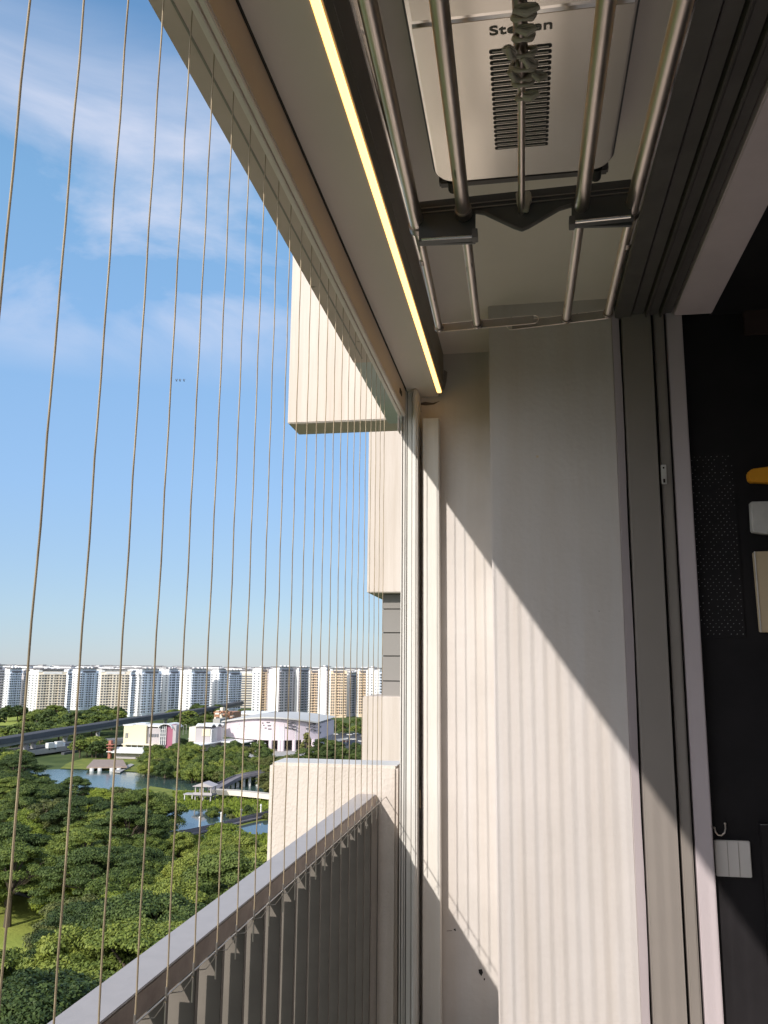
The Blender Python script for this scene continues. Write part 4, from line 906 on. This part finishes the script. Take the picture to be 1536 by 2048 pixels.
for f_ in (.1, .4, .7, .95): i = int(f_*3); p_ = f2[i].lerp(f2[min(3, i+1)], f_*3-i); MB().box(p_.x-.3, p_.x+.3, p_.y-1, p_.y+1, ZG, p_.z-.5).build('support', 'concdk', bw2)
pvl = thing('wetland_pavilion', 'grey open lookout pavilion on posts at the marsh end of the footbridge', 'pavilion', tuple(g(408, 1605)))
p_ = g(410, 1603); x, y = p_.x, p_.y
for dx in (-3.2, 0, 3.2):
    for dy in (-2.5, 2.5): MB().box(x+dx-.2, x+dx+.2, y+dy-.2, y+dy+.2, ZG, ZG+6.2).build('post', 'greywall', pvl)
MB().box(x-3.8, x+3.8, y-3, y+3, ZG+2.4, ZG+2.8).build('platform', 'concdk', pvl); MB().box(x-3.8, x+3.8, y-3.05, y-2.9, ZG+2.8, ZG+3.8).build('parapet', 'greywall', pvl)
MB().prism([(x-4.2, ZG+6.2), (x, ZG+7.6), (x+4.2, ZG+6.2), (x+4.2, ZG+6.0), (x-4.2, ZG+6.0)], 'y', y-3.4, y+3.4).build('roof', 'greywall', pvl)
MB().box(x-8.5, x-4.3, y-2, y+2, ZG+2.6, ZG+2.9).build('side_roof', 'greywall', pvl)
for dx in (-8, -4.8): MB().box(x+dx-.15, x+dx+.15, y-1.8, y-1.5, ZG, ZG+2.6).build('post', 'white', pvl)
bw3 = thing('pond_boardwalk', 'dark grey boardwalk crossing the pond with small white bollard lamps', 'boardwalk', tuple(g(450, 1660)))
f3 = [at(x, y, Z=ZG+1.0) for x, y in ((352, 1671), (372, 1667), (400, 1661), (440, 1652), (480, 1641), (520, 1632), (570, 1620))]
ribbon(f3, 1.9, -.5, 0).build('walk_deck', 'walk', bw3)
for s_ in (1.9, -1.9): ribbon([p_+Vector((0, s_, 0)) for p_ in f3], .06, 0, 1.0).build('side_railing', 'walk', bw3)
for i, (px, py) in enumerate(((399, 1652), (442, 1643), (482, 1635), (521.5, 1626))):
    p_ = at(px, py, Z=ZG+.9); t = thing('bollard_lamp', 'white lamp post on the pond boardwalk, %s from the left' % ORD[i], 'lamp', tuple(p_), 'white lamp posts on the pond boardwalk')
    MB().box(p_.x-.22, p_.x+.22, p_.y-.22, p_.y+.22, ZG, ZG+3.4).build('post', 'white', t, bevel=.04); MB().tube([(p_.x, p_.y, ZG+3.45), (p_.x, p_.y, ZG+4.0)], [.42, .2], 10).build('lamp_head', 'white', t)
p_ = g(356, 1668); t = thing('viewing_hut', 'tiny pale post with a flat top at the pond edge by the dark tree', 'post', tuple(p_))
MB().box(p_.x-.2, p_.x+.2, p_.y-.2, p_.y+.2, ZG, ZG+4).build('post', 'hblue', t); MB().box(p_.x-1.2, p_.x+1.2, p_.y-.8, p_.y+.8, ZG+4.01, ZG+4.2).build('flat_top', 'hblue', t)
# cars and lamps near the parking area
def car(px, py, m_, lab):
    p_ = g(px, py); t = thing('parked_car', lab, 'car', tuple(p_), 'cars parked beyond the treetops at right'); o = (p_.x, p_.y); a_ = random.uniform(-.3, .3); u = (math.cos(a_), math.sin(a_)); v_ = (-u[1], u[0])
    MB().obox(o, u, v_, -2.2, 2.2, -.9, .9, ZG+.35, ZG+.95).build('body', m_, t, bevel=.15); MB().obox(o, u, v_, -1.3, 1.1, -.8, .8, ZG+.96, ZG+1.5).build('cabin', 'glass', t, bevel=.2)
    for a2 in (-1.4, 1.4):
        for b2 in (-.85, .85):
            c_ = (p_.x+u[0]*a2+v_[0]*b2, p_.y+u[1]*a2+v_[1]*b2, ZG+.35); MB().tube([(c_[0]-v_[0]*.1, c_[1]-v_[1]*.1, c_[2]), (c_[0]+v_[0]*.1, c_[1]+v_[1]*.1, c_[2])], .33, 10).build('wheel', 'groove', t)
for i, (px, py, m_) in enumerate(((672, 1470, 'white'), (686, 1468, 'concdk'), (699, 1471, 'white'), (712, 1469, 'hblue'), (706, 1480, 'white'), (722, 1484, 'white'), (690, 1484, 'red'), (726, 1474, 'conc'))):
    car(px, py, m_, '%s car parked near the apricot blocks, %s from the left' % ({'white': 'white', 'concdk': 'dark grey', 'hblue': 'pale blue', 'red': 'red', 'conc': 'grey'}[m_], ORD[i]))
sh = thing('bus_shelter_roof', 'pale flat shelter roof beside the parking area', 'shelter', tuple(g(685, 1485)))
slab(((672, 1478), (696, 1475), (696, 1477.5), (676, 1482)), ZG+4, .3, 'shelter_roof', 'hwarm', sh)
for px in (676, 692): p_ = at(px, 1479, Z=ZG+4); MB().box(p_.x-.2, p_.x+.2, p_.y-.2, p_.y+.2, ZG, ZG+3.6).build('post', 'conc', sh)
for i, (px, py, h_) in enumerate(((575, 1478, 26), (541, 1475, 17), (604, 1474, 15), (366, 1452, 14), (372, 1450, 14), (640, 1462, 20))):
    p_ = g(px, py+18 if i != 0 else 1500); t = thing('street_lamp', 'tall thin street lamp in front of the curved hall, %s of the group' % ORD[i], 'street lamp', tuple(p_), 'street lamps around the curved hall')
    MB().tube([(p_.x, p_.y, ZG), (p_.x, p_.y, ZG+h_*.5)], .14, 6).build('pole', 'conc', t); MB().box(p_.x-2.6 if i == 0 else p_.x-1.5, p_.x+2.6 if i == 0 else p_.x+.1, p_.y-.2, p_.y+.2, ZG+h_*.5, ZG+h_*.5+.25).build('lamp_arm', 'conc', t)
# ---------------- trees
def rnd(a, b): return float(RNG.uniform(a, b))
def leaf_mesh(name, clumps, nleaf, size, m):
    P_ = []; tot = sum(c[1][0]*c[1][1] for c in clumps)
    V = np.zeros((nleaf*4, 3)); k = 0
    wts = np.array([c[1][0]*c[1][1] for c in clumps]); idx = RNG.choice(len(clumps), nleaf, p=wts/wts.sum())
    cen = np.array([c[0] for c in clumps])[idx]; rad = np.array([c[1] for c in clumps])[idx]
    d = RNG.normal(size=(nleaf, 3)); d[:, 2] = np.where(RNG.random(nleaf) < .72, np.abs(d[:, 2]), d[:, 2]); d /= np.linalg.norm(d, axis=1)[:, None]
    rr = RNG.uniform(.55, 1.12, nleaf)[:, None]
    c = cen+d*rad*rr
    nrm = d/rad; nrm /= np.linalg.norm(nrm, axis=1)[:, None]; nrm = nrm+RNG.normal(scale=.45, size=(nleaf, 3)); nrm /= np.linalg.norm(nrm, axis=1)[:, None]
    t = np.cross(nrm, RNG.normal(size=(nleaf, 3))); t /= np.linalg.norm(t, axis=1)[:, None]; b_ = np.cross(nrm, t)
    s = (RNG.uniform(.6, 1.3, nleaf)*size)[:, None]
    V[0::4] = c-t*s; V[1::4] = c-b_*s*.55; V[2::4] = c+t*s; V[3::4] = c+b_*s*.55
    me = bpy.data.meshes.new(name); me.vertices.add(nleaf*4); me.vertices.foreach_set('co', V.ravel())
    me.loops.add(nleaf*4); me.loops.foreach_set('vertex_index', np.arange(nleaf*4, dtype=np.int32))
    me.polygons.add(nleaf); me.polygons.foreach_set('loop_start', np.arange(0, nleaf*4, 4, dtype=np.int32)); me.polygons.foreach_set('loop_total', np.full(nleaf, 4, dtype=np.int32))
    me.materials.append(M[m]); me.update(calc_edges=True); me.validate(); return me
def make_tree(kind, m, H, Rc, nleaf, size, spread=.5):
    """returns (crown_mesh, trunk_mesh); origin at the foot of the trunk"""
    cl_ = []
    if kind == 'umbrella':
        for i in range(64):
            a_ = rnd(0, 6.28); r = Rc*math.sqrt(rnd(0, 1))*.92; z = H*(.93-.28*(r/Rc)**2)+rnd(-.05, .03)*H
            cr_ = Rc*rnd(.10, .30); cl_.append(((r*math.cos(a_), r*math.sin(a_), z), (cr_, cr_*rnd(.7, 1.2), cr_*rnd(.22, .42))))
        for i in range(22):
            a_ = rnd(0, 6.28); r = Rc*rnd(.6, 1.12); z = H*rnd(.42, .66); cr_ = Rc*rnd(.14, .24); cl_.append(((r*math.cos(a_), r*math.sin(a_), z), (cr_, cr_, cr_*.4)))
    elif kind == 'round':
        for i in range(78):
            a_ = rnd(0, 6.28); u = rnd(-.75, 1); r = Rc*math.sqrt(max(0, 1-u*u))*rnd(.5, 1.08); z = H*.58+u*H*.36
            cr_ = Rc*rnd(.11, .32); cl_.append(((r*math.cos(a_), r*math.sin(a_), z), (cr_, cr_*rnd(.8, 1.2), cr_*rnd(.4, .8))))
    elif kind == 'cone':
        for i in range(30):
            f_ = rnd(0, 1); a_ = rnd(0, 6.28); r = Rc*(1-f_)**.7*rnd(.4, .9); z = H*(.2+.75*f_); cr_ = Rc*rnd(.2, .34); cl_.append(((r*math.cos(a_), r*math.sin(a_), z), (cr_, cr_, cr_*.6)))
    else:
        for i in range(22):
            a_ = rnd(0, 6.28); r = Rc*math.sqrt(rnd(0, 1))*.85; cr_ = Rc*rnd(.24, .4); cl_.append(((r*math.cos(a_), r*math.sin(a_), H*rnd(.25, .8)*(1-.4*(r/Rc)**2)), (cr_, cr_, cr_*rnd(.6, .9))))
    cm = leaf_mesh('crown', cl_, nleaf, size, m)
    tb = MB(); tr = Rc*.055+.12; hz = H*.42
    tb.tube([(0, 0, -.5), (.1, 0, hz*.5), (.0, .1, hz)], [tr*1.25, tr*.9, tr*.75], 8)
    for c_, r_ in cl_[:14]:
        tb.tube([(0, .1, hz*.92), (c_[0]*.45, c_[1]*.45, hz+(c_[2]-hz)*.6), (c_[0], c_[1], c_[2])], [tr*.5, tr*.3, tr*.1], 5)
    to_ = tb.build('trunk_tmp', 'bark'); tm = to_.data; bpy.data.objects.remove(to_); return cm, tm
V_ = {}
V_['umb_dark'] = [make_tree('umbrella', 'leaf_dark', 15, 9.5, 42000, .20) for _ in range(3)]
V_['umb_mid'] = [make_tree('umbrella', 'leaf_mid', 14, 8.5, 38000, .19)]
V_['rnd_dark'] = [make_tree('round', 'leaf_dark', 13, 6.5, 32000, .20)]
V_['rnd_mid'] = [make_tree('round', 'leaf_mid', 12, 6.0, 32000, .19) for _ in range(2)]
V_['rnd_lime'] = [make_tree('round', 'leaf_lime', 11, 5.2, 26000, .18)]
V_['rnd_olive'] = [make_tree('round', 'leaf_olive', 10, 5.0, 24000, .19)]
V_['far'] = [make_tree('round', 'leaf_dark', 13, 7, 2600, .75), make_tree('umbrella', 'leaf_mid', 12, 8, 2600, .75)]
V_['bush'] = [make_tree('bush', 'leaf_mid', 7, 5, 7000, .30), make_tree('bush', 'leaf_dark', 7, 5, 7000, .30), make_tree('bush', 'leaf_olive', 5, 4, 5000, .3)]
V_['cone'] = [make_tree('cone', 'leaf_olive', 14, 4.5, 5000, .4)]
TC = {'n': 0}
def plant(kind, x, y, s=1., label='', group=None, name='tree', z=ZG, cat='tree'):
    cm, tm = V_[kind][RNG.integers(len(V_[kind]))]
    t = thing(name, label, cat, (x, y, z), group); t.rotation_euler = (0, 0, rnd(0, 6.28)); t.scale = (s*rnd(.92, 1.08), s*rnd(.92, 1.08), s*rnd(.9, 1.1))
    for nm, me_ in (('crown', cm), ('trunk', tm)):
        o = bpy.data.objects.new(nm, me_); C.objects.link(o); o.parent = t
    TC['n'] += 1; return t
HCR = {'umb_dark': (12, 9.5), 'umb_mid': (11, 8.5), 'rnd_dark': (8, 6.5), 'rnd_mid': (8, 6), 'rnd_lime': (7, 5.2), 'rnd_olive': (6, 5), 'cone': (7, 4)}
def inpoly(x, y, P_):
    c_ = False; j = len(P_)-1
    for i in range(len(P_)):
        if (P_[i][1] > y) != (P_[j][1] > y) and x < (P_[j][0]-P_[i][0])*(y-P_[i][1])/(P_[j][1]-P_[i][1])+P_[i][0]: c_ = not c_
        j = i
    return c_
KEEP = [[(-80, 1778), (62, 1790), (74, 1830), (60, 1880), (0, 1893), (-80, 1893)], [(110, 1535), (560, 1520), (560, 1668), (430, 1668), (350, 1668), (352, 1600), (290, 1578), (220, 1562), (165, 1572), (115, 1575)]]
def ok_px(x, y, kind, s):
    hc, rc = HCR[kind]; hc *= s; rc *= s
    cx, cy = pj((x, y, ZG+hc)); rp_ = rc/math.sqrt(x*x+y*y+2000)*FPX
    if cy-rp_*.5 > 1588+(715-cx)*.73: return None
    for an in range(0, 360, 24):
        for fr in (.3, .6, .95):
            qx, qy = cx+rp_*fr*math.cos(R(an)), cy+rp_*fr*.62*math.sin(R(an))
            for K in KEEP:
                if inpoly(qx, qy, K): return None
    return cx, cy
placed = []
def try_plant(x, y, kind, s, label, group, mind=.95):
    r = ok_px(x, y, kind, s)
    if r is None: return False
    cx, cy = r
    if cx < -160 or cx > 640 or cy > 2300: return False
    rc = HCR[kind][1]*s
    for (a_, b_, r2) in placed:
        if (a_-x)**2+(b_-y)**2 < ((rc+r2)*.5*mind)**2: return False
    placed.append((x, y, rc)); plant(kind, x, y, s, label, group); return True
# a few trees that stand out, placed one by one (crown centre in the photo)
def tree_at(px, py, kind, s, label):
    hc = HCR[kind][0]*s; p_ = at(px, py, Z=ZG+hc); placed.append((p_.x, p_.y, HCR[kind][1]*s*.9)); plant(kind, p_.x, p_.y, s, label)
tree_at(95, 1735, 'rnd_lime', 1.05, 'bright lime-green tree just right of the lawn')
tree_at(190, 1850, 'umb_dark', 1.0, 'broad dark spreading tree right of the lawn, in the lower left')
tree_at(190, 1735, 'umb_dark', 1.05, 'wide flat-topped dark tree behind the lime-green tree')
tree_at(30, 1530, 'umb_dark', 1.15, 'large dark tree at the river edge below the road bridge')
tree_at(75, 1570, 'umb_dark', 1.0, 'dark tree at the near river bank, left of the open water')
tree_at(270, 1610, 'umb_mid', 1.15, 'big mid-green tree in the middle of the park, beside the pond')
tree_at(315, 1628, 'rnd_dark', 1.2, 'dense dark tree whose crown meets the pond')
tree_at(215, 1640, 'umb_mid', 1.1, 'mid-green spreading tree left of the pond tree')
tree_at(150, 1588, 'rnd_dark', 1.0, 'dark rounded tree poking into the river view')
tree_at(85, 1640, 'rnd_olive', 1.5, 'olive rounded tree in the park, left side')
tree_at(450, 1688, 'rnd_lime', 1.15, 'yellow-green tree in front of the small pond')
tree_at(475, 1705, 'rnd_mid', 1.2, 'mid-green tree beside the yellow-green one near the facade')
tree_at(395, 1760, 'rnd_mid', 1.3, 'leafy green tree above the handrail, centre of the park')
tree_at(340, 1780, 'rnd_lime', 1.0, 'lime-topped tree close above the handrail')
tree_at(15, 1690, 'rnd_dark', 1.3, 'very dark tree at the left edge above the path')
tree_at(20, 2020, 'umb_dark', .75, 'shaded dark tree in the bottom left corner')
wts = ['umb_dark']*3+['umb_mid']*4+['rnd_dark']*2+['rnd_mid']*4+['rnd_lime']*2+['rnd_olive']*2
LB = {'umb_dark': 'dark green spreading tree in the closely packed park canopy', 'umb_mid': 'mid-green spreading tree in the closely packed park canopy', 'rnd_dark': 'dark rounded tree in the closely packed park canopy', 'rnd_mid': 'mid-green rounded tree in the closely packed park canopy', 'rnd_lime': 'yellow-green tree in the closely packed park canopy', 'rnd_olive': 'olive tree in the closely packed park canopy'}
cnt = 0
for _ in range(5000):
    D = 62+268*rnd(0, 1)**1.25; X = colray(rnd(-140, 640))*D; kd = wts[RNG.integers(len(wts))]; s_ = rnd(.75, 1.2)*(1.2 if D < 160 else 1)
    if try_plant(X, D, kd, s_, LB[kd], 'park trees packed into one canopy', .78): cnt += 1
    if cnt > 120: break
print('park trees', cnt)
# river bank bushes on the far side
nb_ = 0
for _ in range(900):
    px, py = rnd(283, 545), rnd(1486, 1560)
    if py > 1538+22*min(1, (px-283)/160) or py < 1500-12*min(1, (px-283)/60) or (px > 500 and py > 1552): continue
    f_ = (1560-py)/75; p_ = at(px, py, Z=ZG+3+f_*6)
    if any((a_-p_.x)**2+(b_-p_.y)**2 < 3.0**2 for a_, b_, _r in placed[-260:]): continue
    placed.append((p_.x, p_.y, 2)); plant('bush', p_.x, p_.y, rnd(.7, 1.15), 'dense bush on the steep far river bank', 'bushes on the far river bank', 'bush', ZG+f_*4, 'bush'); nb_ += 1
    if nb_ > 110: break
print('bushes', nb_)
def far_trees(n, x0, x1, yfun0, yfun1, label, group, kind='far', s0=.6, s1=1.1, md=6):
    c_ = 0; loc = []
    for _ in range(n*12):
        px = rnd(x0, x1); a_, b_ = yfun0(px), yfun1(px); py = rnd(a_, b_); p_ = g(px, py, ZG+5)
        if any((q_[0]-p_.x)**2+(q_[1]-p_.y)**2 < md*md for q_ in loc): continue
        loc.append((p_.x, p_.y)); plant(kind, p_.x, p_.y, rnd(s0, s1), label, group); c_ += 1
        if c_ >= n: break
far_trees(52, -30, 240, lambda x: 1428+max(0, (60-x))*.05, lambda x: 1490-x*.17, 'dark tree in the belt between the viaduct and the apartment blocks', 'tree belt beyond the viaduct', md=9, s0=.8, s1=1.25)
far_trees(6, -20, 40, lambda x: 1516, lambda x: 1526, 'tree beside the road bridge at the left edge', 'trees beside the road bridge', s0=.6, s1=.9)
far_trees(12, 160, 206, lambda x: 1486-(x-158)*.12, lambda x: 1500, 'tree between the road bridge and the cream building', 'trees left of the cream building', s0=.55, s1=.85, md=5)
far_trees(18, 340, 500, lambda x: 1424, lambda x: 1436, 'tree behind the scaffolded building', 'trees behind the scaffolded building', md=10)
far_trees(16, 350, 430, lambda x: 1436, lambda x: 1448, 'small tree beside the viaduct behind the wave-roofed hall', 'trees by the wave-roofed hall', s0=.4, s1=.7)
far_trees(18, 604, 740, lambda x: 1494, lambda x: 1530, 'dark tree in front of the parking area, above the parapet', 'trees in front of the parking area', 'rnd_dark', s0=.55, s1=.85, md=6)
far_trees(12, 660, 760, lambda x: 1445, lambda x: 1462, 'small tree at the foot of the apricot blocks', 'trees at the foot of the apricot blocks', s0=.4, s1=.7)
far_trees(14, 528, 585, lambda x: 1520, lambda x: 1570, 'tree beside the footbridge, left of the white parapet', 'trees by the footbridge', 'rnd_olive', s0=.7, s1=1.0, md=6)
far_trees(12, 420, 560, lambda x: 1598, lambda x: 1612, 'low bush in the marsh grass', 'marsh bushes', 'bush', s0=.25, s1=.5, md=5)
t = tree_at if False else None
p_ = g(613, 1505, ZG); plant('cone', p_.x, p_.y, .95, 'conical olive tree in front of the curved hall')
p_ = g(360, 1500, ZG); plant('umb_dark', p_.x, p_.y, .55, 'small layered dark tree beside the arched entrance')
p_ = g(382, 1503, ZG); plant('umb_dark', p_.x, p_.y, .45, 'small layered dark tree right of the arched entrance')
# marsh reeds: nobody could count them
rd = []; 
for _ in range(7000):
    px, py = rnd(345, 560), rnd(1584, 1720); p_ = g(px, py, ZG+.2)
    if inpoly(px, py, [(328, 1628), (348, 1619), (448, 1620), (474, 1640), (560, 1622), (640, 1630), (640, 1672), (500, 1670), (420, 1680), (394, 1674), (325, 1665)]) or (py < 1594 and px > 420): continue
    h_ = rnd(.5, 1.6); a_ = rnd(0, 3.14); w_ = rnd(.3, .7); dx, dy = w_*math.cos(a_), w_*math.sin(a_)
    rd.append([(p_.x-dx, p_.y-dy, ZG), (p_.x+dx, p_.y+dy, ZG), (p_.x+dx*.3+.2, p_.y+dy*.3, ZG+h_), (p_.x-dx*.6, p_.y-dy*.6, ZG+h_*.9)])
m_ = MB()
for q_ in rd: m_.add(q_, [(0, 1, 2, 3)])
me = bpy.data.meshes.new('reeds'); me.from_pydata(m_.v, [], m_.f); me.materials.append(M['leaf_lime']); o = bpy.data.objects.new('reeds', me); C.objects.link(o); tag(o, 'tall yellow-green reeds growing round the ponds', 'reeds', kind='stuff')
# birds
for i, (px, py) in enumerate(((353, 762), (360, 762), (368, 762))):
    p_ = at(px, py, Y=150); t = thing('bird', 'tiny dark bird high in the sky, %s of three in a row' % ('left', 'middle', 'right')[i], 'bird', tuple(p_), 'three birds in the sky')
    MB().sphere(p_, (.09, .28, .08), 8, 5).build('body', 'concdk', t); 
    for s_ in (-1, 1): MB().add([(p_.x, p_.y-.08, p_.z), (p_.x+s_*.25, p_.y, p_.z+.28), (p_.x+s_*.12, p_.y, p_.z+.5), (p_.x, p_.y+.1, p_.z+.04)], [(0, 1, 2, 3)]).build('wing', 'concdk', t)
for o in list(bpy.data.objects):
    if o.type == 'MESH' and o.users_collection == (): bpy.data.objects.remove(o)
